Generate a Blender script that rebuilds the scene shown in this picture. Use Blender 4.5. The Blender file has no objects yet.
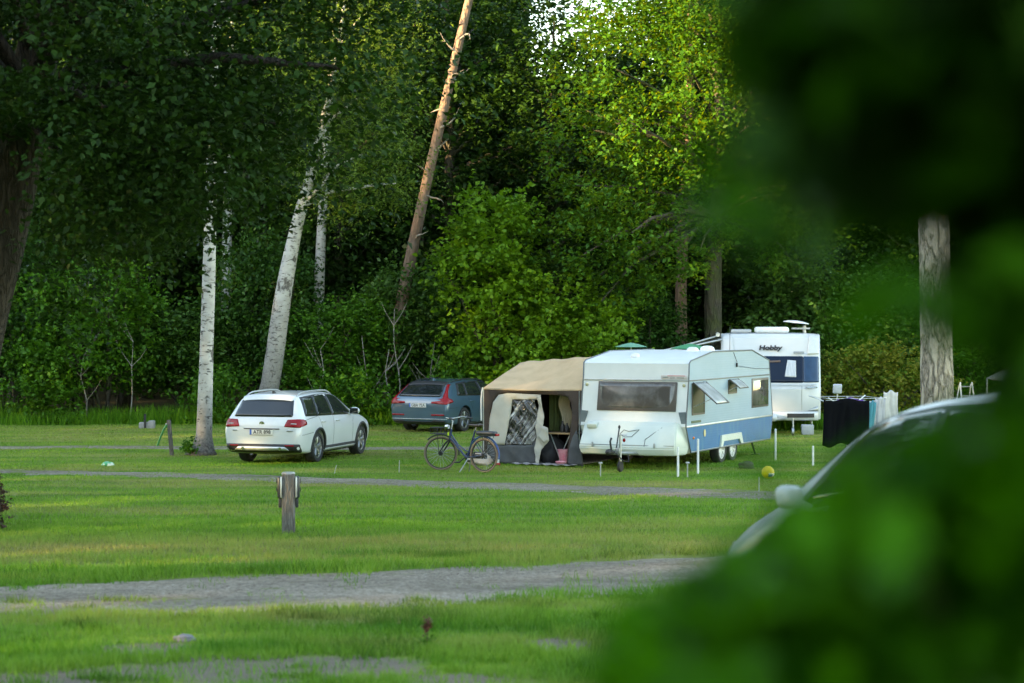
import bpy, bmesh, math, random
import numpy as np
from mathutils import Vector, Matrix, noise as mnoise
from mathutils.bvhtree import BVHTree
from mathutils.geometry import delaunay_2d_cdt

SC = bpy.context.scene
COL = SC.collection
PI = math.pi
R = math.radians
random.seed(7)

# ---------------------------------------------------------------- camera model
F = 2000.0
CAMZ = 3.0
TILT = math.atan(20.5 / F)

def ray(px, py):
    x = (px - 512.0) / F
    v = (341.5 - py) / F
    c, s = math.cos(TILT), math.sin(TILT)
    return Vector((x, c + v * s, v * c - s))

def terrain(x, y):
    k = min(1.0, max(0.0, (x + 0.3) / 2.2)); k = k * k * (3 - 2 * k)
    t = min(1.0, max(0.0, (15.2 + 4.3 * k - y) / (9.0 + 2.0 * k)))
    rise = 1.35 * t * t * (3 - 2 * t)
    far = 0.0
    if y > 62:
        far = (y - 62) * 0.012
    und = 0.035 * mnoise.noise(Vector((x * 0.16, y * 0.11, 3.1))) + 0.015 * mnoise.noise(Vector((x * 0.7, y * 0.5, 9.7)))
    return rise + far + und

def at(px, py, dist=None):
    """world point seen at a place in the photo, either at distance Y or on the flat field"""
    d = ray(px, py)
    k = (dist / d.y) if dist else (-CAMZ / d.z)
    return Vector((0, 0, CAMZ)) + d * k

# ---------------------------------------------------------------- scene helpers
def tag(o, label=None, cat=None, group=None, kind=None):
    if label: o['label'] = label
    if cat: o['category'] = cat
    if group: o['group'] = group
    if kind: o['kind'] = kind
    return o

def thing(name, label, cat, loc=(0, 0, 0), rz=0.0, group=None):
    o = bpy.data.objects.new(name, None)
    COL.objects.link(o)
    o.empty_display_size = 0.3
    o.location = loc
    o.rotation_euler = (0, 0, rz)
    return tag(o, label, cat, group)

def copy_tree(o, parent=None):
    c = o.copy()
    COL.objects.link(c)
    if parent: c.parent = parent
    for ch in list(o.children):
        copy_tree(ch, c)
    return c

def link_mesh(name, me, mat=None, parent=None, smooth=True):
    ob = bpy.data.objects.new(name, me)
    COL.objects.link(ob)
    if mat is not None and not me.materials:
        me.materials.append(mat)
    if smooth is True:
        me.polygons.foreach_set('use_smooth', [True] * len(me.polygons))
    elif smooth:
        me.polygons.foreach_set('use_smooth', [True] * len(me.polygons))
        me.set_sharp_from_angle(angle=R(smooth))
    if parent: ob.parent = parent
    return ob

class MB:
    """collects vertices and faces for one mesh"""
    def __init__(s):
        s.v = []; s.f = []
    def add(s, vs, fs, M=None):
        b = len(s.v)
        s.v += [tuple(M @ Vector(p)) for p in vs] if M is not None else [tuple(p) for p in vs]
        s.f += [tuple(i + b for i in f) for f in fs]
        return s
    def box(s, c, size, rot=None, bevel=0.0, seg=2):
        bm = bmesh.new()
        bmesh.ops.create_cube(bm, size=1.0)
        for v in bm.verts:
            v.co = Vector((v.co.x * size[0], v.co.y * size[1], v.co.z * size[2]))
        if bevel > 0:
            bmesh.ops.bevel(bm, geom=list(bm.edges), offset=min(bevel, min(size) * 0.48), segments=seg, affect='EDGES', profile=0.5)
        M = Matrix.Translation(Vector(c))
        if rot is not None:
            M = M @ (rot if isinstance(rot, Matrix) else Matrix.Rotation(rot, 4, 'Z'))
        bm.verts.index_update()
        s.add([v.co for v in bm.verts], [[v.index for v in f.verts] for f in bm.faces], M)
        bm.free()
        return s
    def tube(s, pts, r, seg=8, caps=True):
        pts = [Vector(p) for p in pts]
        n = len(pts)
        rs = r if isinstance(r, (list, tuple)) else [r] * n
        up = None
        rings = []
        for i, p in enumerate(pts):
            a = pts[max(0, i - 1)]; b = pts[min(n - 1, i + 1)]
            t = (b - a)
            if t.length < 1e-9: t = Vector((0, 0, 1))
            t.normalize()
            if up is None:
                up = Vector((0, 0, 1)) if abs(t.z) < 0.9 else Vector((1, 0, 0))
            u = t.cross(up)
            if u.length < 1e-6: u = t.orthogonal()
            u.normalize()
            w = u.cross(t).normalized()
            up = w
            rings.append([p + (u * math.cos(2 * PI * k / seg) + w * math.sin(2 * PI * k / seg)) * rs[i] for k in range(seg)])
        vs = [p for rg in rings for p in rg]
        fs = []
        for i in range(n - 1):
            for k in range(seg):
                k2 = (k + 1) % seg
                fs.append((i * seg + k, i * seg + k2, (i + 1) * seg + k2, (i + 1) * seg + k))
        if caps:
            fs.append(tuple(range(seg)))
            fs.append(tuple((n - 1) * seg + k for k in reversed(range(seg))))
        return s.add(vs, fs)
    def lathe(s, prof, seg=32, M=None, closed=False, caps=True):
        vs = []; fs = []
        n = len(prof)
        for (r, z) in prof:
            for k in range(seg):
                a = 2 * PI * k / seg
                vs.append((r * math.cos(a), r * math.sin(a), z))
        rng = range(n) if closed else range(n - 1)
        for i in rng:
            j = (i + 1) % n
            for k in range(seg):
                k2 = (k + 1) % seg
                fs.append((i * seg + k, i * seg + k2, j * seg + k2, j * seg + k))
        if not closed and caps:
            if prof[0][0] > 1e-6: fs.append(tuple(reversed(range(seg))))
            if prof[-1][0] > 1e-6: fs.append(tuple((n - 1) * seg + k for k in range(seg)))
        return s.add(vs, fs, M)
    def prism(s, poly, d0, d1, plane='xz'):
        n = len(poly)
        def P(a, b, d):
            return {'xz': (a, d, b), 'yz': (d, a, b), 'xy': (a, b, d)}[plane]
        vs = [P(a, b, d0) for a, b in poly] + [P(a, b, d1) for a, b in poly]
        fs = [tuple(range(n)), tuple(reversed(range(n, 2 * n)))]
        for i in range(n):
            j = (i + 1) % n
            fs.append((i, i + n, j + n, j))
        return s.add(vs, fs)
    def grid(s, fn, nu, nv, thick=0.0):
        P = [[Vector(fn(i / nu, j / nv)) for j in range(nv + 1)] for i in range(nu + 1)]
        vs = [P[i][j] for i in range(nu + 1) for j in range(nv + 1)]
        w = nv + 1
        fs = [(i * w + j, (i + 1) * w + j, (i + 1) * w + j + 1, i * w + j + 1) for i in range(nu) for j in range(nv)]
        if thick:
            nrm = []
            for i in range(nu + 1):
                for j in range(nv + 1):
                    a = P[min(i + 1, nu)][j] - P[max(i - 1, 0)][j]
                    b = P[i][min(j + 1, nv)] - P[i][max(j - 1, 0)]
                    nn = a.cross(b)
                    nrm.append(nn.normalized() if nn.length > 1e-9 else Vector((0, 0, 1)))
            N = len(vs)
            vs = vs + [v - nrm[k] * thick for k, v in enumerate(vs)]
            fs = fs + [tuple(reversed([q + N for q in f])) for f in fs]
            border = [(i, 0) for i in range(nu)] + [(nu, j) for j in range(nv)] + [(i, nv) for i in range(nu, 0, -1)] + [(0, j) for j in range(nv, 0, -1)]
            ids = [i * w + j for i, j in border]
            for k in range(len(ids)):
                a, b = ids[k], ids[(k + 1) % len(ids)]
                fs.append((b, a, a + N, b + N))
        return s.add(vs, fs)
    def ball(s, c, rad, seg=16, rings=10):
        rad = (rad, rad, rad) if not isinstance(rad, (tuple, list)) else rad
        vs = [(c[0], c[1], c[2] + rad[2])]
        for i in range(1, rings):
            t = PI * i / rings
            for k in range(seg):
                a = 2 * PI * k / seg
                vs.append((c[0] + rad[0] * math.sin(t) * math.cos(a), c[1] + rad[1] * math.sin(t) * math.sin(a), c[2] + rad[2] * math.cos(t)))
        vs.append((c[0], c[1], c[2] - rad[2]))
        fs = [(0, 1 + k, 1 + (k + 1) % seg) for k in range(seg)]
        for i in range(rings - 2):
            for k in range(seg):
                k2 = (k + 1) % seg
                fs.append((1 + i * seg + k, 1 + (i + 1) * seg + k, 1 + (i + 1) * seg + k2, 1 + i * seg + k2))
        L = len(vs) - 1; b0 = 1 + (rings - 2) * seg
        fs += [(L, b0 + (k + 1) % seg, b0 + k) for k in range(seg)]
        return s.add(vs, fs)
    def build(s, name, mat, parent=None, smooth=35):
        me = bpy.data.meshes.new(name)
        me.from_pydata(s.v, [], s.f)
        me.update()
        bm = bmesh.new(); bm.from_mesh(me)
        bmesh.ops.recalc_face_normals(bm, faces=bm.faces)
        bm.to_mesh(me); bm.free()
        return link_mesh(name, me, mat, parent, smooth)

def text_mesh(name, body, size, mat, parent, M, extrude=0.002, shear=0.0, offset=0.0, align='CENTER', sx=1.0):
    cu = bpy.data.curves.new(name, 'FONT')
    cu.body = body; cu.size = size; cu.extrude = extrude; cu.shear = shear; cu.offset = offset
    cu.align_x = align; cu.align_y = 'CENTER'; cu.resolution_u = 3
    tmp = bpy.data.objects.new(name + '_tmp', cu)
    COL.objects.link(tmp)
    dg = bpy.context.evaluated_depsgraph_get()
    me = bpy.data.meshes.new_from_object(tmp.evaluated_get(dg))
    bpy.data.objects.remove(tmp)
    bpy.data.curves.remove(cu)
    me.materials.clear()
    me.transform(M @ Matrix.Diagonal((sx, 1, 1, 1)))
    me.name = name
    return link_mesh(name, me, mat, parent, False)

# ---------------------------------------------------------------- materials
def new_mat(name):
    m = bpy.data.materials.new(name)
    m.use_nodes = True
    nt = m.node_tree
    nt.nodes.clear()
    out = nt.nodes.new('ShaderNodeOutputMaterial')
    return m, nt, out

def N(nt, typ, **kw):
    n = nt.nodes.new(typ)
    for k, v in kw.items():
        if k == 'inputs':
            for kk, vv in v.items():
                n.inputs[kk].default_value = vv
        else:
            setattr(n, k, v)
    return n

def rgba(c):
    return (c[0], c[1], c[2], 1.0)

def mix_col(nt, fac, a, b, blend='MIX'):
    n = N(nt, 'ShaderNodeMix', data_type='RGBA', blend_type=blend)
    for sock, val in ((0, fac), (6, a), (7, b)):
        if isinstance(val, bpy.types.NodeSocket):
            nt.links.new(val, n.inputs[sock])
        elif sock == 0:
            n.inputs[0].default_value = val
        else:
            n.inputs[sock].default_value = rgba(val)
    return n.outputs[2]

def noise_fac(nt, scale, coord='Object', lo=0.35, hi=0.65, detail=4.0, stretch=None, rough=0.6, offset=None):
    tc = N(nt, 'ShaderNodeTexCoord')
    if coord == 'World':
        src = N(nt, 'ShaderNodeNewGeometry').outputs['Position']
    else:
        src = tc.outputs[coord]
    mp = N(nt, 'ShaderNodeMapping')
    if stretch: mp.inputs['Scale'].default_value = stretch
    if offset: mp.inputs['Location'].default_value = offset
    nt.links.new(src, mp.inputs[0])
    no = N(nt, 'ShaderNodeTexNoise', inputs={'Scale': scale, 'Detail': detail, 'Roughness': rough})
    nt.links.new(mp.outputs[0], no.inputs['Vector'])
    mr = N(nt, 'ShaderNodeMapRange', inputs={1: lo, 2: hi, 3: 0.0, 4: 1.0})
    nt.links.new(no.outputs[0], mr.inputs[0])
    return mr.outputs[0]

_mats = {}
def pmat(name, col, rough=0.5, metal=0.0, col2=None, scale=6.0, spec=0.5, bump=0.0, bscale=40.0, coat=0.0, stretch=None, lo=0.35, hi=0.65, trans=0.0, coord='Object', transl=0.0):
    """principled material with a slight procedural variation"""
    if name in _mats: return _mats[name]
    m, nt, out = new_mat(name)
    p = N(nt, 'ShaderNodeBsdfPrincipled')
    p.inputs['Roughness'].default_value = rough
    p.inputs['Metallic'].default_value = metal
    p.inputs['Specular IOR Level'].default_value = spec
    p.inputs['Coat Weight'].default_value = coat
    p.inputs['Coat Roughness'].default_value = 0.05
    p.inputs['Transmission Weight'].default_value = trans
    c2 = col2 if col2 else tuple(c * 0.82 for c in col)
    f = noise_fac(nt, scale, coord, lo, hi, stretch=stretch)
    cs = mix_col(nt, f, col, c2)
    nt.links.new(cs, p.inputs['Base Color'])
    if bump:
        b = noise_fac(nt, bscale, coord, 0.2, 0.8, stretch=stretch)
        bn = N(nt, 'ShaderNodeBump', inputs={'Strength': bump, 'Distance': 0.02})
        nt.links.new(b, bn.inputs['Height'])
        nt.links.new(bn.outputs[0], p.inputs['Normal'])
    last = p.outputs[0]
    if transl:
        tr = N(nt, 'ShaderNodeBsdfTranslucent')
        nt.links.new(cs, tr.inputs[0])
        mx = N(nt, 'ShaderNodeMixShader', inputs={0: transl})
        nt.links.new(last, mx.inputs[1]); nt.links.new(tr.outputs[0], mx.inputs[2])
        last = mx.outputs[0]
    nt.links.new(last, out.inputs[0])
    _mats[name] = m
    return m

def leaf_mat(name, dark, light, transl=0.35, tcol=None, rough=0.45, spec=0.4):
    if name in _mats: return _mats[name]
    m, nt, out = new_mat(name)
    at_ = N(nt, 'ShaderNodeAttribute', attribute_name='tone')
    col = mix_col(nt, at_.outputs['Fac'], dark, light)
    p = N(nt, 'ShaderNodeBsdfPrincipled')
    p.inputs['Roughness'].default_value = rough
    p.inputs['Specular IOR Level'].default_value = spec
    nt.links.new(col, p.inputs['Base Color'])
    tr = N(nt, 'ShaderNodeBsdfTranslucent')
    tc = mix_col(nt, at_.outputs['Fac'], tcol[0] if tcol else tuple(c * 1.3 for c in dark), tcol[1] if tcol else tuple(c * 1.3 for c in light))
    nt.links.new(tc, tr.inputs[0])
    mx = N(nt, 'ShaderNodeMixShader', inputs={0: transl})
    nt.links.new(p.outputs[0], mx.inputs[1]); nt.links.new(tr.outputs[0], mx.inputs[2])
    nt.links.new(mx.outputs[0], out.inputs[0])
    _mats[name] = m
    return m

def glass_mat(name, tint=(0.02, 0.025, 0.025), clear=0.0, rough=0.03):
    """window glass: mirror reflections over a dark tint, optionally letting some of what is behind through"""
    if name in _mats: return _mats[name]
    m, nt, out = new_mat(name)
    p = N(nt, 'ShaderNodeBsdfPrincipled')
    f = noise_fac(nt, 3.0, 'Object', 0.3, 0.7)
    nt.links.new(mix_col(nt, f, tint, tuple(c * 0.6 for c in tint)), p.inputs['Base Color'])
    p.inputs['Roughness'].default_value = rough
    p.inputs['Specular IOR Level'].default_value = 0.7
    if clear > 0:
        t = N(nt, 'ShaderNodeBsdfTransparent')
        t.inputs[0].default_value = (0.8, 0.85, 0.85, 1)
        mx = N(nt, 'ShaderNodeMixShader', inputs={0: clear})
        nt.links.new(p.outputs[0], mx.inputs[1]); nt.links.new(t.outputs[0], mx.inputs[2])
        nt.links.new(mx.outputs[0], out.inputs[0])
    else:
        nt.links.new(p.outputs[0], out.inputs[0])
    _mats[name] = m
    return m

M_black = pmat('black_plastic', (0.018, 0.018, 0.02), 0.55)
M_rubber = pmat('rubber', (0.022, 0.022, 0.022), 0.8, bump=0.2)
M_alloy = pmat('alloy', (0.45, 0.46, 0.47), 0.3, 0.9)
M_steel = pmat('galvanised_steel', (0.42, 0.44, 0.45), 0.45, 0.8, scale=14)
M_chrome = pmat('chrome', (0.7, 0.7, 0.7), 0.15, 1.0)
M_white = pmat('white_plastic', (0.72, 0.73, 0.72), 0.45)
M_alu = pmat('aluminium_trim', (0.55, 0.57, 0.58), 0.4, 0.7)
M_red = pmat('red_lens', (0.30, 0.004, 0.008), 0.25, coat=0.1, spec=.3)
M_amber = pmat('amber_lens', (0.55, 0.12, 0.01), 0.2)
M_clearlens = pmat('clear_lens', (0.55, 0.5, 0.5), 0.12)
M_ink = pmat('black_ink', (0.015, 0.015, 0.018), 0.6)
M_platewhite = pmat('plate_white', (0.7, 0.71, 0.7), 0.4)
M_blue_eu = pmat('plate_blue', (0.02, 0.12, 0.5), 0.4)
M_glass = glass_mat('car_glass')
# ================================================================ ground
def poly_at(pts):
    out = []
    for px, py in pts:
        p = at(px, py)
        out.append(Vector((p.x, p.y, 0)))
    return out

def resample(pts, step):
    out = []
    # catmull-rom
    P = [pts[0] * 2 - pts[1]] + pts + [pts[-1] * 2 - pts[-2]]
    for i in range(1, len(P) - 2):
        L = (P[i + 1] - P[i]).length
        n = max(1, int(L / step))
        for k in range(n):
            t = k / n
            a, b, c, d = P[i - 1], P[i], P[i + 1], P[i + 2]
            out.append(0.5 * ((2 * b) + (c - a) * t + (2 * a - 5 * b + 4 * c - d) * t * t + (3 * b - a - 3 * c + d) * t ** 3))
    out.append(pts[-1])
    return out

def track_line(up, lo, ext_l, ext_r, step=0.25):
    """centre line and half width of a track from its two edges in the photo"""
    n = len(up)
    c = []; w = []
    for (pa, ya), (pb, yb) in zip(up, lo):
        A = at(pa, ya); B = at(pb, yb)
        c.append(Vector(((A.x + B.x) / 2, (A.y + B.y) / 2, 0))); w.append(abs(A.y - B.y) / 2)
    dl = (c[0] - c[1]).normalized(); dr_ = (c[-1] - c[-2]).normalized()
    kl = max(1, int(ext_l / 2)); kr = max(1, int(ext_r / 2))
    c = [c[0] + dl * ext_l * (kl - i) / kl for i in range(kl)] + c + [c[-1] + dr_ * ext_r * (i + 1) / kr for i in range(kr)]
    w = [w[0]] * kl + w + [w[-1]] * kr
    line = resample(c, step)
    xs = [p.x for p in c]
    ws = [float(np.interp(p.x, xs, w)) for p in line]
    return line, ws

TR_NEAR = track_line([(0, 586), (150, 578), (300, 573), (450, 568), (600, 561)], [(0, 618), (150, 616), (300, 613), (450, 604), (600, 596)], 12, 12)
TR_MID = track_line([(0, 470), (160, 473), (330, 478), (520, 483), (700, 488)], [(0, 474), (160, 478), (330, 484), (520, 490), (700, 497)], 14, 12)
TR_FAR = track_line([(0, 446.5), (150, 446.7), (250, 447), (430, 447), (480, 447)], [(0, 449), (150, 449.5), (250, 449.8), (430, 449.8), (480, 449.5)], 12, 0.2)

def track_dist(line, ws, X, Y):
    """signed distance (negative inside) of points to a track edge"""
    lx = np.array([p.x for p in line]); ly = np.array([p.y for p in line]); lw = np.array(ws)
    o = np.argsort(lx)
    cy = np.interp(X, lx[o], ly[o]); w = np.interp(X, lx[o], lw[o])
    d = np.abs(Y - cy) - w
    d[(X < lx.min()) | (X > lx.max())] = 9
    return d

def lawn_nodes(nt, blades=False):
    """lawn colour from the position on the field: green, mown streaks, dry bands, bare earth"""
    big = noise_fac(nt, 0.22, 'World', 0.4, 0.62, 3, stretch=(0.5, 1.0, 0.0))
    streak = noise_fac(nt, 1.0, 'World', 0.38, 0.64, 4, stretch=(0.16, 1.15, 0.0), offset=(3, 7, 0))
    fine = noise_fac(nt, 6.0, 'World', 0.3, 0.7, 5, stretch=(1, 1, 0.0))
    dry = noise_fac(nt, 0.55, 'World', 0.5, 0.66, 5, stretch=(0.3, 1.0, 0.0), offset=(13, 2, 0))
    if blades:
        g1, g2, g3, d1 = (0.036, 0.175, 0.008), (0.080, 0.255, 0.014), (0.19, 0.345, 0.035), (0.42, 0.33, 0.11)
    else:
        g1, g2, g3, d1 = (0.05, 0.145, 0.008), (0.085, 0.19, 0.013), (0.165, 0.24, 0.028), (0.31, 0.25, 0.09)
    a = mix_col(nt, big, g1, g2)
    b = mix_col(nt, streak, a, g3)
    mul = N(nt, 'ShaderNodeMath', operation='MULTIPLY', inputs={1: 0.6})
    nt.links.new(dry, mul.inputs[0])
    c = mix_col(nt, mul.outputs[0], b, d1)
    # dry band along the drive (bands follow the wear beside the track)
    geo = N(nt, 'ShaderNodeNewGeometry')
    sep = N(nt, 'ShaderNodeSeparateXYZ'); nt.links.new(geo.outputs['Position'], sep.inputs[0])
    def band(y0, half, soft, wob=0.5):
        wn = noise_fac(nt, 0.35, 'World', 0.0, 1.0, 3, stretch=(1, 0.2, 0), offset=(y0, 0, 0))
        ad = N(nt, 'ShaderNodeMath', operation='MULTIPLY_ADD', inputs={1: wob * 2, 2: -y0 - wob})
        nt.links.new(wn, ad.inputs[0])
        s = N(nt, 'ShaderNodeMath', operation='ADD')
        nt.links.new(sep.outputs[1], s.inputs[0]); nt.links.new(ad.outputs[0], s.inputs[1])
        ab = N(nt, 'ShaderNodeMath', operation='ABSOLUTE'); nt.links.new(s.outputs[0], ab.inputs[0])
        mr = N(nt, 'ShaderNodeMapRange', inputs={1: half, 2: half + soft, 3: 1.0, 4: 0.0})
        nt.links.new(ab.outputs[0], mr.inputs[0])
        return mr.outputs[0]
    pf = noise_fac(nt, 1.2, 'World', 0.35, 0.65, 4, stretch=(0.35, 1, 0), offset=(1, 5, 0))
    for (y0, half, soft, k, colr) in ((26.3, 0.7, 1.5, 0.95, d1), (53.0, 2.0, 3.5, 0.6, d1), (36.6, 0.3, 1.0, 0.6, d1), (40.2, 0.2, 0.7, 0.6, d1), (44.6, 0.3, 1.2, 0.5, d1)):
        bd = band(y0, half, soft)
        m1 = N(nt, 'ShaderNodeMath', operation='MULTIPLY'); nt.links.new(bd, m1.inputs[0]); nt.links.new(pf, m1.inputs[1])
        m2 = N(nt, 'ShaderNodeMath', operation='MULTIPLY', inputs={1: k}); nt.links.new(m1.outputs[0], m2.inputs[0])
        c = mix_col(nt, m2.outputs[0], c, colr)
    return c, fine, sep

BARE = []
for (px, py, rx, ry) in ((235, 672, 1.3, 1.0), (55, 684, 1.0, .9), (345, 668, .8, .7), (140, 650, .6, .5), (470, 684, .7, .6), (560, 645, .5, .5), (690, 556, 1.2, .35), (90, 566, .8, .3)):
    _p = at(px, py); BARE.append((_p.x, _p.y, rx, ry))
def bare_amount(X, Y):
    b = np.zeros_like(X)
    for (x, y, rx, ry) in BARE:
        b = np.maximum(b, 1.35 - np.sqrt(((X - x) / rx) ** 2 + ((Y - y) / ry) ** 2))
    return np.clip(b, 0, 1)

def make_ground_mat():
    m, nt, out = new_mat('lawn_ground')
    c, fine, sep = lawn_nodes(nt)
    dk = mix_col(nt, fine, c, (0.045, 0.06, 0.018))
    c2 = mix_col(nt, 0.45, c, dk)
    # bare gravelly earth near the drive
    ba = N(nt, 'ShaderNodeAttribute', attribute_name='bare')
    bn_ = noise_fac(nt, 2.6, 'World', 0.0, 1.0, 6, stretch=(1, .6, 0), rough=.7)
    bsum = N(nt, 'ShaderNodeMath', operation='ADD'); nt.links.new(ba.outputs['Fac'], bsum.inputs[0]); nt.links.new(bn_, bsum.inputs[1])
    bm_ = N(nt, 'ShaderNodeMapRange', inputs={1: 0.85, 2: 1.15}); nt.links.new(bsum.outputs[0], bm_.inputs[0])
    grit = noise_fac(nt, 60.0, 'World', 0.3, 0.7, 3)
    earth = mix_col(nt, grit, (0.085, 0.065, 0.045), (0.21, 0.175, 0.13))
    c3 = mix_col(nt, bm_.outputs[0], c2, earth)
    # forest floor beyond the lawn
    fn = noise_fac(nt, 0.4, 'World', 0.0, 1.0, 3)
    ya = N(nt, 'ShaderNodeMath', operation='MULTIPLY_ADD', inputs={1: 2.5}); nt.links.new(fn, ya.inputs[0]); nt.links.new(sep.outputs[1], ya.inputs[2])
    fm = N(nt, 'ShaderNodeMapRange', inputs={1: 59.0, 2: 61.0, 3: 0.0, 4: 1.0}); nt.links.new(ya.outputs[0], fm.inputs[0])
    litter = mix_col(nt, fine, (0.035, 0.03, 0.018), (0.06, 0.055, 0.02))
    c4 = mix_col(nt, fm.outputs[0], c3, litter)
    p = N(nt, 'ShaderNodeBsdfPrincipled', inputs={'Roughness': 0.9, 'Specular IOR Level': 0.15})
    nt.links.new(c4, p.inputs['Base Color'])
    bn = N(nt, 'ShaderNodeBump', inputs={'Strength': 0.5, 'Distance': 0.05}); nt.links.new(fine, bn.inputs['Height'])
    nt.links.new(bn.outputs[0], p.inputs['Normal'])
    nt.links.new(p.outputs[0], out.inputs[0])
    return m

def make_ground():
    xs = np.concatenate([[-600, -300, -150, -90, -60], np.arange(-40, -8, 1.0), np.arange(-8, 8, .4), np.arange(8, 40.1, 1.0), [60, 90, 150, 300, 600]])
    ys = np.concatenate([[-300, -120, -60, -30, -15], np.arange(-6, 8, 1.0), np.arange(8, 22, 0.4), np.arange(22, 90.1, 1.0), [120, 200, 350, 700]])
    vs = [(float(x), float(y), terrain(float(x), float(y))) for x in xs for y in ys]
    va = np.array(vs); bare = bare_amount(va[:, 0], va[:, 1])
    w = len(ys)
    fs = [(i * w + j, (i + 1) * w + j, (i + 1) * w + j + 1, i * w + j + 1) for i in range(len(xs) - 1) for j in range(w - 1)]
    me = bpy.data.meshes.new('lawn'); me.from_pydata(vs, [], fs); me.update()
    a = me.attributes.new('bare', 'FLOAT', 'POINT'); a.data.foreach_set('value', bare.astype(np.float32))
    o = link_mesh('lawn', me, make_ground_mat())
    tag(o, kind='structure')
    return o

def make_track_mat(name, c1, c2, grass_amt):
    m, nt, out = new_mat(name)
    g1 = noise_fac(nt, 9.0, 'World', 0.32, 0.68, 6, stretch=(1, .6, 1), rough=.75)
    g2 = noise_fac(nt, 24.0, 'World', 0.40, 0.60, 4, stretch=(1, .55, 1), rough=.8)
    big = noise_fac(nt, 0.9, 'World', 0.38, 0.62, 5, stretch=(0.5, 1, 0))
    c = mix_col(nt, g1, c1, c2)
    c = mix_col(nt, big, c, mix_col(nt, g1, tuple(a * 0.7 for a in c1), tuple(a * .85 for a in c2)))
    c = mix_col(nt, g2, c, mix_col(nt, 0.45, c, (0.05, 0.042, 0.033)))
    st = noise_fac(nt, 26, 'World', 0.64, 0.70, 2)
    c = mix_col(nt, st, c, (0.50, 0.47, 0.43))
    leaf = noise_fac(nt, 15, 'World', 0.66, 0.70, 2, offset=(5, 5, 5))
    c = mix_col(nt, leaf, c, (0.12, 0.075, 0.04))
    gr = noise_fac(nt, 1.6, 'World', 0.60 - grass_amt, 0.70 - grass_amt, 6, stretch=(0.6, 1, 0), rough=.7)
    lw, _, _ = lawn_nodes(nt)
    damp = noise_fac(nt, 0.5, 'World', 0.45, 0.62, 5, stretch=(0.5, 1.6, 0), offset=(9, 4, 0))
    c = mix_col(nt, damp, c, mix_col(nt, g1, (0.15, 0.12, 0.09), (0.30, 0.26, 0.21)))
    c = mix_col(nt, gr, c, lw)
    p = N(nt, 'ShaderNodeBsdfPrincipled', inputs={'Roughness': 0.95, 'Specular IOR Level': 0.1})
    nt.links.new(c, p.inputs['Base Color'])
    bn = N(nt, 'ShaderNodeBump', inputs={'Strength': 1.0, 'Distance': 0.05}); nt.links.new(g1, bn.inputs['Height'])
    nt.links.new(bn.outputs[0], p.inputs['Normal'])
    nt.links.new(p.outputs[0], out.inputs[0])
    return m

def make_track(name, tr, mat, ragged):
    line, ws = tr
    mb = MB()
    nv = 8
    P = []
    for i, p in enumerate(line):
        t = (line[min(i + 1, len(line) - 1)] - line[max(i - 1, 0)]).normalized()
        nn = Vector((-t.y, t.x, 0))
        w1 = ws[i] + ragged * (mnoise.noise(Vector((p.x * 1.7, 1.3, 0))) + 0.6 * mnoise.noise(Vector((p.x * 6.1, 4.3, 0))))
        w2 = ws[i] + ragged * (mnoise.noise(Vector((p.x * 1.7, 11.3, 0))) + 0.6 * mnoise.noise(Vector((p.x * 5.1, 14.3, 0))))
        row = []
        for k in range(nv + 1):
            s = k / nv
            q = p + nn * (w1 * (1 - s) - w2 * s)
            row.append((q.x, q.y, terrain(q.x, q.y) + 0.012 - 0.018 * (abs(s - 0.5) > 0.49)))
        P.append(row)
    vs = [q for r_ in P for q in r_]
    w = nv + 1
    fs = [(i * w + j, (i + 1) * w + j, (i + 1) * w + j + 1, i * w + j + 1) for i in range(len(P) - 1) for j in range(nv)]
    me = bpy.data.meshes.new(name); me.from_pydata(vs, [], fs); me.update()
    return tag(link_mesh(name, me, mat), kind='structure')

def blades_mesh(name, C, H, W, rng, lean=0.5, tone=None):
    n = len(C)
    ang = rng.uniform(0, 2 * PI, n)
    dx = np.cos(ang); dy = np.sin(ang)
    la = rng.uniform(0, 2 * PI, n); lm = rng.uniform(0.1, lean, n) * H
    v = np.zeros((n, 3, 3), np.float32)
    v[:, 0] = C; v[:, 1] = C; v[:, 2] = C
    v[:, 0, 0] -= dx * W / 2; v[:, 0, 1] -= dy * W / 2
    v[:, 1, 0] += dx * W / 2; v[:, 1, 1] += dy * W / 2
    v[:, 2, 0] += np.cos(la) * lm; v[:, 2, 1] += np.sin(la) * lm; v[:, 2, 2] += H
    me = bpy.data.meshes.new(name)
    me.vertices.add(n * 3); me.vertices.foreach_set('co', v.reshape(-1))
    me.loops.add(n * 3); me.loops.foreach_set('vertex_index', np.arange(n * 3, dtype=np.int32))
    me.polygons.add(n); me.polygons.foreach_set('loop_start', np.arange(0, n * 3, 3, dtype=np.int32))
    if tone is not None:
        a = me.attributes.new('tone', 'FLOAT', 'POINT')
        a.data.foreach_set('value', np.repeat(tone, 3).astype(np.float32))
    me.update()
    return me

def vnoise(X, Y, s, seed=0):
    """cheap value noise on arrays"""
    x = X * s + seed * 17.3; y = Y * s + seed * 9.1
    xi = np.floor(x); yi = np.floor(y); fx = x - xi; fy = y - yi
    fx = fx * fx * (3 - 2 * fx); fy = fy * fy * (3 - 2 * fy)
    def h(a, b):
        q = np.sin(a * 127.1 + b * 311.7 + seed * 74.7) * 43758.5453
        return q - np.floor(q)
    return (h(xi, yi) * (1 - fx) + h(xi + 1, yi) * fx) * (1 - fy) + (h(xi, yi + 1) * (1 - fx) + h(xi + 1, yi + 1) * fx) * fy

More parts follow.
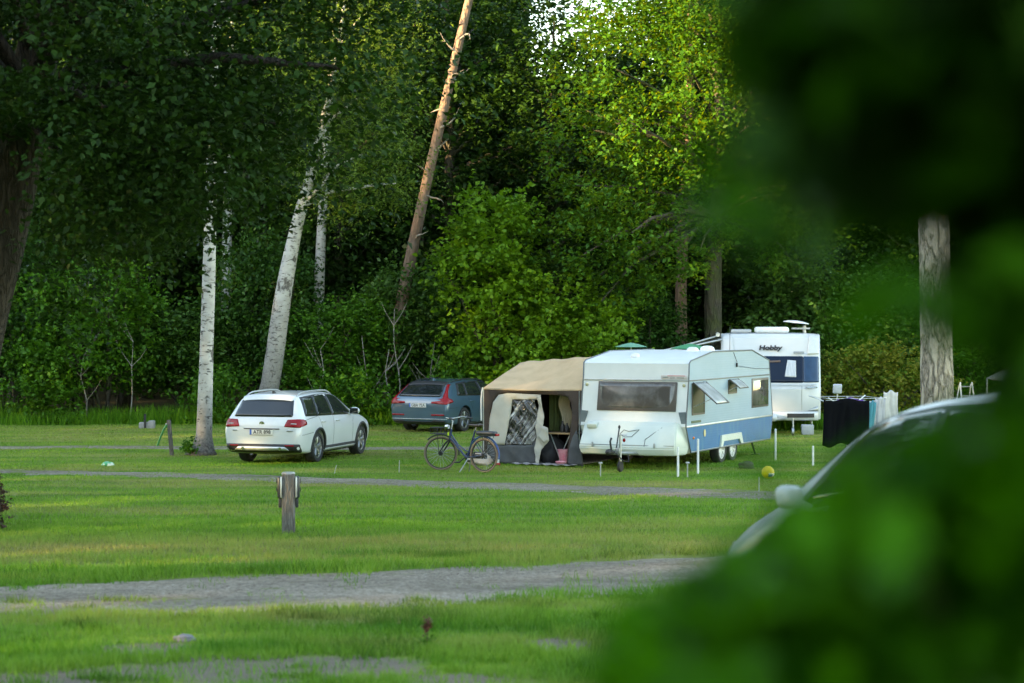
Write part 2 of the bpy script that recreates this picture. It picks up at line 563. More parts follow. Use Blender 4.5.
def make_grass_mat():
    m, nt, out = new_mat('grass_blades')
    c, fine, sep = lawn_nodes(nt, True)
    a = N(nt, 'ShaderNodeAttribute', attribute_name='tone')
    hi = N(nt, 'ShaderNodeMapRange', inputs={1: 0.0, 2: 1.0}); nt.links.new(a.outputs['Fac'], hi.inputs[0])
    lo_ = N(nt, 'ShaderNodeMapRange', inputs={1: 0.0, 2: -1.0}); nt.links.new(a.outputs['Fac'], lo_.inputs[0])
    c = mix_col(nt, hi.outputs[0], c, (0.20, 0.33, 0.05))
    c = mix_col(nt, lo_.outputs[0], c, (0.025, 0.095, 0.008))
    p = N(nt, 'ShaderNodeBsdfPrincipled', inputs={'Roughness': 0.6, 'Specular IOR Level': 0.2})
    nt.links.new(c, p.inputs['Base Color'])
    tr = N(nt, 'ShaderNodeBsdfTranslucent'); nt.links.new(c, tr.inputs[0])
    mx = N(nt, 'ShaderNodeMixShader', inputs={0: 0.35})
    nt.links.new(p.outputs[0], mx.inputs[1]); nt.links.new(tr.outputs[0], mx.inputs[2])
    nt.links.new(mx.outputs[0], out.inputs[0])
    return m

def tz(X, Y):
    return np.array([terrain(float(a), float(b)) for a, b in zip(X, Y)], np.float32)

def make_grass():
    rng = np.random.default_rng(5)
    mat = make_grass_mat()
    Xs = []; Ys = []
    for (y0, y1, dens) in ((9, 14, 300), (14, 18.5, 1500), (18.5, 23, 1100), (23, 30, 750), (30, 42, 430), (42, 52, 250), (52, 62, 200)):
        hw = 0.30 * y1 + 1.0
        n = int(dens * (y1 - y0) * hw * 2)
        Xs.append(rng.uniform(-hw, hw, n)); Ys.append(rng.uniform(y0, y1, n))
    X = np.concatenate(Xs); Y = np.concatenate(Ys)
    dn = track_dist(*TR_NEAR, X, Y); dm = track_dist(*TR_MID, X, Y); df = track_dist(*TR_FAR, X, Y)
    pn = vnoise(X, Y, 1.3, 2); pf = vnoise(X * 0.4, Y, 2.6, 4)
    keep = np.ones(len(X), bool)
    u = rng.uniform(0, 1, len(X))
    dd_ = dn + 0.8 * (vnoise(X, Y, 2.2, 33) - 0.5) + .5 * (vnoise(X, Y, 6.0, 36) - .5)
    keep &= ~(u > np.maximum(np.clip((dd_ + .42) / .5, 0, 1) ** 1.6, 0.10 * (vnoise(X, Y, 1.9, 35) > 0.72)))
    keep &= ~((dm < -0.1 + 0.3 * (pn - 0.5)) & (u > 0.10 + 0.5 * (pf > 0.7)))
    keep &= ~((df < 0.1) & (u > 0.15))
    thin = bare_amount(X, Y) + .7 * (vnoise(X, Y * .6, 2.4, 44) - .5) > .62
    keep &= ~(thin & (u > 0.13))
    X, Y, dn, pn, pf = X[keep], Y[keep], dn[keep], pn[keep], pf[keep]
    n = len(X)
    tuft = vnoise(X * 0.55, Y, 1.1, 11)
    H = 0.035 + 0.03 * rng.uniform(0, 1, n) + 0.035 * pn
    H *= np.where(Y < 24, 1.0 + 0.8 * (tuft > 0.6) + 0.5 * (pf > 0.6), 1.0)
    edge = (np.abs(dn - 0.25) < 0.35)
    H = np.where(edge, H * (1.0 + np.where(Y > 23.5, 2.2, .9) * np.clip(vnoise(X, Y * 0, 0.9, 3) + .3 * vnoise(X, Y, 3.0, 13) - .35, 0, 1)), H)
    H = np.where(Y < 22, H * .8, H)
    H = np.where((Y > 24) & (vnoise(X * .6, Y, 1.7, 52) > .80), H * 1.5, H)
    W = 0.006 + 0.0003 * Y * rng.uniform(0.6, 1.3, n)
    tone = rng.uniform(-0.45, 0.6, n) + (pn - 0.5) * 0.5 + np.where(Y < 24, 1.1 * (vnoise(X, Y * .6, 1.1, 61) - .55), .35 * (vnoise(X * .5, Y, 1.3, 62) - .5))
    tone = np.clip(tone, -.9, 1)
    H = H * np.clip(1.0 - (Y - 28) / 16, .5, 1)
    C = np.stack([X, Y, tz(X, Y) - 0.004], 1)
    # darker longer tufts along the drive and in the rough front corner
    tx = []; ty = []; th = []; tt = []
    spots_ = [(rng.uniform(-6.5, 3.5), rng.uniform(15.8, 21.5), .16) for _ in range(90)]
    for q in range(60):
        k = rng.integers(len(TR_NEAR[0])); p_ = TR_NEAR[0][k]; w_ = TR_NEAR[1][k]
        spots_.append((p_.x + rng.normal(0, .2), p_.y + (w_ + abs(rng.normal(.15, .25))) * rng.choice([1, 1, -1]), .17))
    for px_ in (395, 415, 438, 452, 470, 480): _q = at(px_, 555 + rng.uniform(-2, 2)); spots_.append((_q.x, _q.y, .3)); spots_.append((_q.x + .1, _q.y + .1, .3))
    for (x_, y_, r_) in spots_:
        m_ = int(rng.uniform(60, 170)); hh = rng.uniform(.07, .15)
        tx.append(x_ + rng.normal(0, r_ * .55, m_)); ty.append(y_ + rng.normal(0, r_ * .4, m_)); th.append(hh * rng.uniform(.4, 1.15, m_)); tt.append(rng.uniform(-.95, .15, m_) + rng.uniform(-.1, .35))
    TX = np.concatenate(tx); TY = np.concatenate(ty)
    C = np.concatenate([C, np.stack([TX, TY, tz(TX, TY) - .004], 1)]); H = np.concatenate([H, np.concatenate(th)]); W = np.concatenate([W, np.full(len(TX), .011)]); tone = np.concatenate([tone, np.clip(np.concatenate(tt), -1, 1)])
    me = blades_mesh('grass', C, H, W, rng, 0.8, tone)
    o = link_mesh('grass', me, mat, None, False)
    tag(o, 'short mown lawn grass with longer tufts along the gravel drive', 'grass', kind='stuff')
    # tall wild grass and nettles along the forest edge
    n = 26000
    X = rng.uniform(-24, 24, n); edge_y = 57.6 + 1.0 * (vnoise(X, X * 0, 0.3, 5) - 0.5) + np.where(X > 1.0, -3.0 * np.clip((X - 1) / 6, 0, 1), 0)
    Y = edge_y + np.abs(rng.normal(0, 1.0, n)) * 1.6
    H = (0.25 + 0.6 * vnoise(X, Y, 0.5, 6)) * rng.uniform(0.5, 1.2, n)
    W = rng.uniform(0.02, 0.05, n)
    C = np.stack([X, Y, tz(X, Y) - 0.01], 1)
    me = blades_mesh('undergrowth', C, H, W, rng, 0.6, np.clip(rng.uniform(-0.2, 0.8, n) + (vnoise(X, Y, 0.35, 2) - 0.5), 0, 1))
    lm = leaf_mat('undergrowth_leaf', (0.06, 0.19, 0.010), (0.17, 0.36, 0.025), 0.42, None, .6, .2)
    tag(link_mesh('undergrowth', me, lm, None, False), 'tall wild grass and nettles along the edge of the forest', 'undergrowth', kind='stuff')

make_ground()
make_track('gravel_drive', TR_NEAR, make_track_mat('gravel_drive', (0.36, 0.295, 0.23), (0.56, 0.475, 0.385), 0.0), 0.26)
make_track('gravel_path', TR_MID, make_track_mat('gravel_path', (0.30, 0.25, 0.19), (0.48, 0.42, 0.34), 0.06), 0.3)
make_track('worn_path', TR_FAR, make_track_mat('worn_path', (0.33, 0.27, 0.2), (0.5, 0.43, 0.34), 0.06), 0.15)
make_grass()
# ================================================================ vegetation
def nrm(a):
    return a / np.maximum(np.linalg.norm(a, axis=1, keepdims=True), 1e-9)

def leaves_mesh(name, C, size, rng, up=0.6, aspect=0.6, tone=None, T=None, fold=0.12):
    n = len(C)
    nn = rng.normal(0, 1, (n, 3)); nn[:, 2] = np.abs(nn[:, 2]) + up; nn = nrm(nn)
    t = rng.normal(0, 1, (n, 3)) if T is None else T + rng.normal(0, 0.6, (n, 3))
    t = nrm(t - nn * np.sum(t * nn, 1, keepdims=True))
    s = np.cross(nn, t)
    size = np.broadcast_to(size, (n,))[:, None]
    v = np.zeros((n, 4, 3), np.float32)
    v[:, 0] = C - t * size * 0.5
    v[:, 2] = C + t * size * 0.5 - nn * size * 0.08
    mid = C - t * size * 0.05 + nn * size * fold
    v[:, 1] = mid + s * size * aspect * 0.5
    v[:, 3] = mid - s * size * aspect * 0.5
    me = bpy.data.meshes.new(name)
    me.vertices.add(n * 4); me.vertices.foreach_set('co', v.reshape(-1))
    me.loops.add(n * 4); me.loops.foreach_set('vertex_index', np.arange(n * 4, dtype=np.int32))
    me.polygons.add(n); me.polygons.foreach_set('loop_start', np.arange(0, n * 4, 4, dtype=np.int32))
    if tone is not None:
        a = me.attributes.new('tone', 'FLOAT', 'POINT')
        a.data.foreach_set('value', np.repeat(np.clip(tone, 0, 1), 4).astype(np.float32))
    me.update()
    return me

def clumps_in(rng, ells, n, shell):
    vol = np.array([e[3] * e[4] * e[5] for e in ells]); vol = vol ** 0.75; vol /= vol.sum()
    which = rng.choice(len(ells), n, p=vol)
    d = nrm(rng.normal(0, 1, (n, 3)))
    r = (shell ** 3 + (1 - shell ** 3) * rng.uniform(0, 1, n)) ** (1 / 3)
    r *= rng.uniform(0.86, 1.12, n)
    E = np.array(ells)[which]
    c = E[:, :3] + d * r[:, None] * E[:, 3:]
    out = nrm(d / E[:, 3:])
    return c, out

def crown_points(rng, ells, nclump, ntwig, nleaf, twig, shell=0.55, spread=0.35, droop=0.0, flat=0.5):
    cc, out = clumps_in(rng, ells, nclump, shell)
    k = nclump * ntwig
    base = np.repeat(cc, ntwig, 0) + rng.normal(0, spread, (k, 3)) * np.array([1, 1, flat])
    d = np.repeat(out, ntwig, 0) * 0.8 + rng.normal(0, 0.7, (k, 3)) * np.array([1, 1, 0.6])
    d[:, 2] -= droop
    d = nrm(d)
    L = twig * rng.uniform(0.5, 1.2, k)
    m = k * nleaf
    f = np.tile(np.linspace(0.1, 1, nleaf), k) + rng.uniform(-0.05, 0.05, m)
    C = np.repeat(base, nleaf, 0) + np.repeat(d * L[:, None], nleaf, 0) * f[:, None]
    C += rng.normal(0, twig * 0.13, (m, 3))
    T = np.repeat(d, nleaf, 0)
    ct = np.repeat(rng.uniform(0, 1, nclump), ntwig * nleaf)
    tone = 0.15 + 0.4 * ct + rng.uniform(-0.15, 0.4, m)
    return C, T, tone, cc

def trunk_mb(pts, rad, seg=12, knots=0.0, rng=None):
    mb = MB()
    P = resample([Vector(p) for p in pts], 0.45)
    L = [0.0]
    for i in range(1, len(P)): L.append(L[-1] + (P[i] - P[i - 1]).length)
    src = [0.0]
    for i in range(1, len(pts)): src.append(src[-1] + (Vector(pts[i]) - Vector(pts[i - 1])).length)
    rr = [float(np.interp(l * src[-1] / L[-1], src, rad)) for l in L]
    if rng is not None:
        rr = [r * (1 + rng.uniform(-knots, knots)) for r in rr]
    mb.tube(P, rr, seg)
    return mb, P, rr

def add_limbs(mb, P, rr, cc, rng, count, lo=0.2, rscale=0.45, seg=5):
    idx = rng.choice(len(cc), min(count, len(cc)), replace=False)
    z0 = P[0].z; z1 = P[-1].z
    for i in idx:
        c = Vector(cc[i])
        hz = c.z - 0.35 * math.hypot(c.x - P[-1].x * 0.5, c.y) - rng.uniform(0, 1.0)
        hz = min(max(hz, z0 + (z1 - z0) * lo), z1 - 0.2)
        k = min(range(len(P)), key=lambda q: abs(P[q].z - hz))
        a = P[k]
        r0 = max(0.018, min(rr[k] * rscale, 0.022 * (c - a).length + 0.01))
        m1 = a.lerp(c, 0.35) + Vector((rng.normal(0, .15), rng.normal(0, .15), 0.15 * (c - a).length * 0.5))
        m2 = a.lerp(c, 0.7) + Vector((rng.normal(0, .18), rng.normal(0, .18), 0.12 * (c - a).length * 0.5))
        mb.tube([a, m1, m2, c], [r0, r0 * 0.75, r0 * 0.5, r0 * 0.2], seg, False)

def bark_mat(name, c1, c2, scale=6, stretch=(1, 1, 0.25), bump=0.8, moss=None):
    if name in _mats: return _mats[name]
    m, nt, out = new_mat(name)
    tc = N(nt, 'ShaderNodeTexCoord')
    mp = N(nt, 'ShaderNodeMapping'); mp.inputs['Scale'].default_value = stretch
    nt.links.new(tc.outputs['Object'], mp.inputs[0])
    no = N(nt, 'ShaderNodeTexNoise', inputs={'Scale': scale * 0.8, 'Detail': 3}); nt.links.new(mp.outputs[0], no.inputs[0])
    ad = N(nt, 'ShaderNodeMix', data_type='VECTOR', inputs={0: 0.25})
    nt.links.new(mp.outputs[0], ad.inputs[4]); nt.links.new(no.outputs[1], ad.inputs[5])
    vo = N(nt, 'ShaderNodeTexVoronoi', feature='DISTANCE_TO_EDGE', inputs={'Scale': scale}); nt.links.new(ad.outputs[1], vo.inputs[0])
    mr = N(nt, 'ShaderNodeMapRange', inputs={1: 0.02, 2: 0.22}); nt.links.new(vo.outputs['Distance'], mr.inputs[0])
    f2 = noise_fac(nt, scale * 5, 'Object', 0.3, 0.7, stretch=stretch)
    col = mix_col(nt, mr.outputs[0], c2, c1)
    col = mix_col(nt, f2, col, tuple(x * 0.65 for x in c1))
    if moss:
        f3 = noise_fac(nt, 0.8, 'Object', 0.45, 0.6)
        col = mix_col(nt, f3, col, moss)
    p = N(nt, 'ShaderNodeBsdfPrincipled', inputs={'Roughness': 0.9, 'Specular IOR Level': 0.2})
    nt.links.new(col, p.inputs['Base Color'])
    bn = N(nt, 'ShaderNodeBump', inputs={'Strength': bump, 'Distance': 0.04}); nt.links.new(mr.outputs[0], bn.inputs['Height'])
    nt.links.new(bn.outputs[0], p.inputs['Normal'])
    nt.links.new(p.outputs[0], out.inputs[0])
    _mats[name] = m
    return m

def birch_mat(name, base_dark):
    m, nt, out = new_mat(name)
    dash = noise_fac(nt, 6.0, 'Object', 0.56, 0.62, 4, stretch=(1.0, 1.0, 3.2))
    scar = noise_fac(nt, 2.4, 'Object', 0.57, 0.63, 5, stretch=(1.6, 1.6, 1.1), offset=(4, 1, 2))
    tint = noise_fac(nt, 3.0, 'Object', 0.3, 0.7, 4, stretch=(1, 1, 2))
    tc = N(nt, 'ShaderNodeTexCoord'); sep = N(nt, 'ShaderNodeSeparateXYZ'); nt.links.new(tc.outputs['Object'], sep.inputs[0])
    lowr = noise_fac(nt, 3.5, 'Object', 0.0, 1.0, 4, stretch=(1, 1, 0.6))
    ad = N(nt, 'ShaderNodeMath', operation='MULTIPLY_ADD', inputs={1: -1.7}); nt.links.new(lowr, ad.inputs[0]); nt.links.new(sep.outputs[2], ad.inputs[2])
    low = N(nt, 'ShaderNodeMapRange', inputs={1: base_dark * .2 - 0.95, 2: base_dark * 1.5 - 0.75, 3: 1.0, 4: 0.0}); nt.links.new(ad.outputs[0], low.inputs[0])
    col = mix_col(nt, tint, (0.50, 0.485, 0.455), (0.34, 0.32, 0.295))
    mx = N(nt, 'ShaderNodeMath', operation='MAXIMUM'); nt.links.new(dash, mx.inputs[0]); nt.links.new(scar, mx.inputs[1])
    mx2 = N(nt, 'ShaderNodeMath', operation='MAXIMUM'); nt.links.new(mx.outputs[0], mx2.inputs[0]); nt.links.new(low.outputs[0], mx2.inputs[1])
    g = noise_fac(nt, 20, 'Object', 0.3, 0.7, 3)
    dk = mix_col(nt, g, (0.03, 0.028, 0.026), (0.17, 0.155, 0.14))
    col = mix_col(nt, mx2.outputs[0], col, dk)
    p = N(nt, 'ShaderNodeBsdfPrincipled', inputs={'Roughness': 0.75, 'Specular IOR Level': 0.25})
    nt.links.new(col, p.inputs['Base Color'])
    bn = N(nt, 'ShaderNodeBump', inputs={'Strength': 0.5, 'Distance': 0.02}); nt.links.new(mx2.outputs[0], bn.inputs['Height']); bn.invert = True
    nt.links.new(bn.outputs[0], p.inputs['Normal'])
    nt.links.new(p.outputs[0], out.inputs[0])
    return m

BK_oak = bark_mat('oak_bark', (0.13, 0.11, 0.09), (0.03, 0.026, 0.022), 9, (1, 1, 0.22))
BK_darkoak = bark_mat('dark_oak_bark', (0.055, 0.047, 0.040), (0.016, 0.014, 0.012), 11, (1, 1, 0.22))
BK_forest = bark_mat('forest_bark', (0.10, 0.085, 0.07), (0.035, 0.03, 0.025), 7, (1, 1, 0.25), moss=(0.05, 0.06, 0.025))
BK_pine = bark_mat('pine_bark', (0.27, 0.185, 0.14), (0.15, 0.10, 0.075), 6, (1, 1, 0.35), 0.5)
BK_pinegrey = bark_mat('grey_pine_bark', (0.52, 0.44, 0.35), (0.04, 0.03, 0.023), 8, (1.0, 1.0, 0.32), 1.0)
BK_dead = bark_mat('dead_wood', (0.34, 0.31, 0.28), (0.2, 0.18, 0.16), 8, (1, 1, 0.2), 0.4)

LF_oak = leaf_mat('oak_leaf', (0.016, 0.070, 0.005), (0.050, 0.160, 0.010), 0.36, ((0.05, 0.16, 0.006), (0.27, 0.30, 0.012)), 0.55, 0.25)
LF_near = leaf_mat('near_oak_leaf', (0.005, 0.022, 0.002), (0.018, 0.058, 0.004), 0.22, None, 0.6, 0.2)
LF_birch = leaf_mat('birch_leaf', (0.045, 0.10, 0.012), (0.12, 0.19, 0.024), 0.35, None, 0.55, 0.25)
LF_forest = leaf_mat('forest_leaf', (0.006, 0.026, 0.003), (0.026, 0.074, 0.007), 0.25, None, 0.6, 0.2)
LF_hazel = leaf_mat('hazel_leaf', (0.020, 0.088, 0.006), (0.078, 0.22, 0.014), 0.36, None, 0.55, 0.25)
LF_alder = leaf_mat('alder_leaf', (0.010, 0.050, 0.005), (0.040, 0.125, 0.012), 0.28, None, .55, .3)
LF_elder = leaf_mat('elder_leaf', (0.022, 0.080, 0.008), (0.070, 0.165, 0.024), 0.32, None, .5, .35)
LF_maple = leaf_mat('maple_leaf', (0.055, 0.155, 0.008), (0.15, 0.29, 0.015), 0.38, None, 0.55, 0.25)
LF_pine = leaf_mat('pine_needle', (0.015, 0.045, 0.012), (0.04, 0.09, 0.02), 0.15)
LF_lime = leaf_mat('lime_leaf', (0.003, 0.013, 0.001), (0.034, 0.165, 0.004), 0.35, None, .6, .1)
LF_lilac = leaf_mat('screen_leaf', (0.006, 0.060, 0.002), (0.045, 0.22, 0.004), 0.45, None, 0.6, 0.15)
LF_dark = leaf_mat('barberry_leaf', (0.02, 0.012, 0.01), (0.09, 0.04, 0.025), 0.2)
LF_rose = leaf_mat('hedge_leaf', (0.035, 0.13, 0.008), (0.26, 0.22, 0.03), 0.38, None, .6, .2)

def make_tree(name, label, cat, loc, pts, rad, bark, ells, leafm, leaf, ncl, ntw, nlf, twig, seed, limbs=40, shell=0.55, spread=0.35, droop=0.0, group=None, aspect=0.6, rz=0.0, lo=0.2, knots=0.02, up=0.6, part_trunk='trunk', part_crown='crown', extra=None, clear=None):
    rng = np.random.default_rng(seed)
    root = thing(name, label, cat, loc, rz, group)
    mb, P, rr = trunk_mb(pts, rad, 12, knots, rng)
    C, T, tone, cc = crown_points(rng, ells, ncl, ntw, nlf, twig, shell, spread, droop)
    if clear:
        k_ = clear(C); C, T, tone = C[k_], T[k_], tone[k_]
        cc = cc[clear(cc)]
    add_limbs(mb, P, rr, cc, rng, limbs, lo)
    if extra: extra(mb, P, rr, rng)
    mb.build(part_trunk, bark, root, 180)
    me = leaves_mesh(part_crown, C, leaf * rng.uniform(0.5, 1.35, len(C)), rng, up, aspect, tone, T)
    link_mesh(part_crown, me, leafm, root, False)
    return root

def g3(X, Y):
    return Vector((X, Y, terrain(X, Y) - 0.03))

# --- the big dark oak on the left, its crown hanging over the lawn
make_tree('oak_tree', 'large dark leafy oak with a thick leaning trunk, overhanging the lawn at the left', 'tree', g3(-8.5, 30),
          [(0, 0, 0), (0.35, 0, 2.2), (1.0, 0, 5.0), (1.5, 0.1, 8.0), (1.8, 0.2, 12)], [0.50, 0.40, 0.37, 0.30, 0.08], BK_darkoak,
          [(0.6, -2.0, 8.6, 5.9, 4.6, 5.3), (4.0, -2.6, 7.3, 3.3, 3.0, 3.35), (0.6, -2.8, 6.4, 3.6, 3, 2.6), (3.0, -2.6, 5.9, 2.2, 2.2, 1.9)],
          LF_near, 0.115, 1250, 10, 11, 0.75, 11, limbs=45, shell=0.45, spread=0.40, lo=0.5,
          clear=lambda C: ~((C[:, 2] < 5.6) & (C[:, 0] < 2.6 - .3 * (5.6 - C[:, 2])) & (C[:, 1] < .4))
          & ~((vnoise(C[:, 0] + 3, C[:, 2] * 1.2, .75, 71) + .45 * vnoise(C[:, 0], C[:, 2], 2.1, 72) > .92) & (C[:, 0] > -1) & (C[:, 2] > 6.2)))

# --- birches
BM1 = birch_mat('birch_bark', 1.0); BM2 = birch_mat('grey_birch_bark', 2.6)
p = at(204, 455)
make_tree('birch_tree', 'slim straight white birch trunk standing on the lawn left of the white estate car', 'tree', g3(p.x, p.y),
          [(-0.04, 0, 0), (-0.02, 0, .16), (0.0, 0, 0.45), (0.05, 0, 2), (0.12, 0, 4.2), (0.22, 0, 8), (0.3, 0, 12)], [0.40, 0.26, 0.185, 0.155, 0.145, 0.11, 0.03], BM1,
          [(0.3, 0, 10.2, 2.4, 2.4, 3.4)], LF_birch, 0.085, 190, 8, 10, 0.9, 21, limbs=12, droop=0.9, lo=0.5)
base = at(258, 421, 57.0)
p = at(305, 200, 57.0)
q0 = Vector((base.x, 57.0, terrain(base.x, 57) - 0.03))
def rel(px, py, d=57.0):
    v = at(px, py, d) - q0
    return (v.x, v.y, v.z)
make_tree('birch_tree', 'leaning grey-white birch rising behind the white estate car', 'tree', q0,
          [(0, 0, 0), rel(270, 385), rel(284, 290), rel(297, 225), rel(312, 170), rel(330, 90), rel(345, 0)], [0.33, 0.275, 0.24, 0.18, 0.14, 0.09, 0.04], BM2,
          [rel(345, 120) + (2.0, 1.8, 2.6), rel(375, 150) + (1.0, 1.2, 1.5), rel(330, 20) + (2.2, 2.0, 2.4)], LF_birch, 0.095, 330, 8, 11, 0.9, 22, limbs=6, droop=0.9, lo=0.5)
for (px, bx, top, d, lab, sd, r0) in ((321, 316, 332, 63.2, 'thin pale birch in the forest edge right of the leaning grey-white birch', 23, 0.155), (227, 226, 231, 63.6, 'pale birch trunk partly hidden in the bushes just right of the slim lawn birch', 24, 0.15)):
    b = at(bx, 419, d)
    q0 = Vector((b.x, d, terrain(b.x, d) - 0.03))
    make_tree('birch_tree', lab, 'tree', q0, [(0, 0, 0), rel(px, 240, d), rel(top, 60, d), rel(top + 8, -120, d)], [r0 + .04, r0, 0.1, 0.03], BM1,
              [rel(top + 4, -20, d) + (1.6, 1.6, 2.6)], LF_birch, 0.10, 120, 8, 9, 0.8, sd, limbs=8, droop=0.8, lo=0.5)

# --- leaning pine with dead branches
b = at(377, 418, 61.0)
q0 = Vector((b.x, 61.0, terrain(b.x, 61) - 0.03))
pine = make_tree('pine_tree', 'tall leaning pine with a bare orange-brown trunk and dead branch stubs', 'tree', q0,
          [(0, 0, 0), rel(402, 300, 61), rel(424, 195, 61), rel(447, 95, 61), rel(469, 0, 61), rel(500, -130, 61), rel(515, -230, 61)], [0.23, 0.19, 0.16, 0.14, 0.125, 0.10, 0.05], BK_pine,
          [rel(505, -160, 61) + (2.2, 2.2, 1.8)], LF_pine, 0.16, 60, 8, 10, 0.7, 31, limbs=24, lo=0.7, aspect=0.25)
_rg = np.random.default_rng(9)
def pine_at(z):
    tr = [(0, 0, 0), rel(402, 300, 61), rel(424, 195, 61), rel(447, 95, 61), rel(469, 0, 61)]
    return Vector((float(np.interp(z, [t[2] for t in tr], [t[0] for t in tr])), -.1, z))
for (h, L, az, el) in ((5.6, .5, 0.2, .1), (6.9, .7, 0.1, -.2), (7.6, .45, 2.8, .1), (8.2, .9, 0.15, .25), (8.9, 1.0, -.1, .05), (9.5, .5, 2.9, -.1), (9.9, 1.9, -.15, .85), (10.5, .6, .2, .1), (11.2, .8, 2.9, .2), (11.6, .7, .1, .3)):
    a = pine_at(h); d = Vector((math.cos(az) * math.cos(el), -.3 + _rg.normal(0, .2), math.sin(el))).normalized()
    pts = [a]
    for q in range(1, 6):
        d = (d + Vector(_rg.normal(0, .22, 3)) + Vector((0, 0, .05))).normalized()
        pts.append(pts[-1] + d * L / 5)
    mb = MB(); mb.tube(pts, [.038, .032, .026, .019, .012, .004], 6, False)
    tw = pts[2] + (d + Vector(_rg.normal(0, .7, 3))).normalized() * L * .35
    mb.tube([pts[2], pts[2].lerp(tw, .5) + Vector((0, 0, .03)), tw], [.014, .009, .003], 5, False)
    mb.build('dead_branch', BK_dead, pine, 180)
# --- slender pine beside the oak, and the oak with the sunlit top
b = at(684, 420, 62.5)
q0 = Vector((b.x, 62.5, terrain(b.x, 62.5) - 0.03))
make_tree('pine_tree', 'slender reddish pine trunk just left of the thick oak trunk behind the caravans', 'tree', q0,
          [(0, 0, 0), rel(681, 290, 62.5), rel(686, 180, 62.5), rel(690, 60, 62.5), rel(690, -100, 62.5)], [0.2, 0.18, 0.165, 0.14, 0.05], BK_pine,
          [rel(690, -60, 62.5) + (1.6, 1.6, 1.6)], LF_pine, 0.16, 30, 8, 10, 0.6, 32, limbs=14, lo=0.7, aspect=0.25)
b = at(713, 421, 60.0)
q0 = Vector((b.x, 60.0, terrain(b.x, 60) - 0.03))
make_tree('oak_tree', 'broad oak with a yellow-green sunlit top behind the two caravans', 'tree', q0,
          [(0, 0, 0), rel(713, 340, 60), rel(714, 250, 60), rel(722, 150, 60), rel(716, 60, 60), rel(705, -60, 60)], [0.36, 0.27, 0.25, 0.19, 0.14, 0.05], BK_forest,
          [rel(670, 90, 60) + (3.4, 2.6, 3.6), rel(690, -40, 60) + (3.4, 2.6, 3.0), rel(610, 170, 59) + (2.1, 2.0, 2.4), rel(600, 265, 58.5) + (2.5, 1.6, 1.5), rel(640, 235, 58) + (2.0, 1.5, 1.7), rel(770, 200, 60) + (2.4, 2.2, 2.6), rel(740, 80, 59) + (3.0, 2.2, 3.0)],
          LF_oak, 0.15, 620, 9, 9, 0.62, 41, limbs=60, shell=0.5, spread=0.27, lo=0.42)
# --- plated trunk on the right, in front of the hedge
b = at(936, 490, 35.5)
q0 = Vector((b.x, 35.5, terrain(b.x, 35.5) - 0.03))
make_tree('pine_tree', 'thick grey pine with deeply plated bark standing behind the near parked car', 'tree', q0,
          [(0.05, 0, 0), (0.03, 0, 0.8), rel(936, 320, 35.5), rel(933, 190, 35.5), rel(930, 0, 35.5), rel(930, -200, 35.5)], [0.36, 0.305, 0.285, 0.265, 0.24, 0.1], BK_pinegrey,
          [rel(930, -200, 35.5) + (3.0, 3.0, 2.2)], LF_pine, 0.16, 80, 8, 10, 0.7, 51, limbs=30, lo=0.75, aspect=0.25, knots=0.03)

# --- young maple and the shrubs of the forest edge
def make_shrub(name, label, cat, loc, h, w, leafm, leaf, ncl, seed, group=None, stems=7, twig=0.55, ntw=8, nlf=8, base=0.18, rz=0.0, bark=None, aspect=0.65, dd=None, spread=.3, raised=0.0):
    rng = np.random.default_rng(seed)
    root = thing(name, label, cat, loc, rz, group)
    mb = MB()
    d2 = dd or w * 0.45
    ells = [(0, 0, h * 0.56, w * 0.5, d2, h * 0.42), (rng.uniform(-.2, .2) * w, 0, h * 0.78, w * 0.3, d2 * 0.7, h * 0.24), (rng.uniform(-.3, .3) * w, -0.2, h * 0.36, w * 0.42, d2 * 0.8, h * (0.36 - base))]
    C, T, tone, cc = crown_points(rng, ells, ncl, ntw, nlf, twig, 0.5, spread, 0.0)
    C[:, 2] = np.maximum(C[:, 2], 0.08 + 0.1 * rng.uniform(0, 1, len(C)))
    if raised:
        k_ = C[:, 2] > raised * (.75 + .8 * rng.uniform(0, 1, len(C)) ** 2)
        C, T, tone = C[k_], T[k_], tone[k_]
    for k in range(stems):
        a = rng.uniform(0, 2 * PI); c = cc[rng.integers(len(cc))]
        p0 = Vector((0.12 * w * math.cos(a), 0.12 * w * math.sin(a), -0.05))
        p3 = Vector(c)
        p1 = p0.lerp(p3, 0.35) + Vector((0, 0, 0.12 * h)); p2 = p0.lerp(p3, 0.7) + Vector((0, 0, 0.08 * h))
        r0 = 0.012 * h + 0.008
        mb.tube([p0, p1, p2, p3], [r0, r0 * .8, r0 * .55, r0 * .2], 5, False)
    mb.build('stem', bark or BK_forest, root, 180)
    me = leaves_mesh('foliage', C, leaf * rng.uniform(0.7, 1.3, len(C)), rng, 0.5, aspect, tone, T)
    link_mesh('foliage', me, leafm, root, False)
    return root

make_shrub('maple_sapling', 'bright yellow-green young maple with large leaves above the blue estate car and awning', 'tree', g3(-0.5, 58.6), 6.7, 3.3, LF_maple, 0.155, 200, 61, stems=6, twig=0.6, ntw=8, nlf=8, base=0.02, aspect=0.85)
make_shrub('maple_sapling', 'low bright young maple spreading behind the awning roof', 'tree', g3(1.7, 57.8), 4.0, 3.4, LF_maple, 0.14, 120, 62, stems=6, twig=0.5, ntw=8, nlf=8, base=0.02, aspect=0.85)

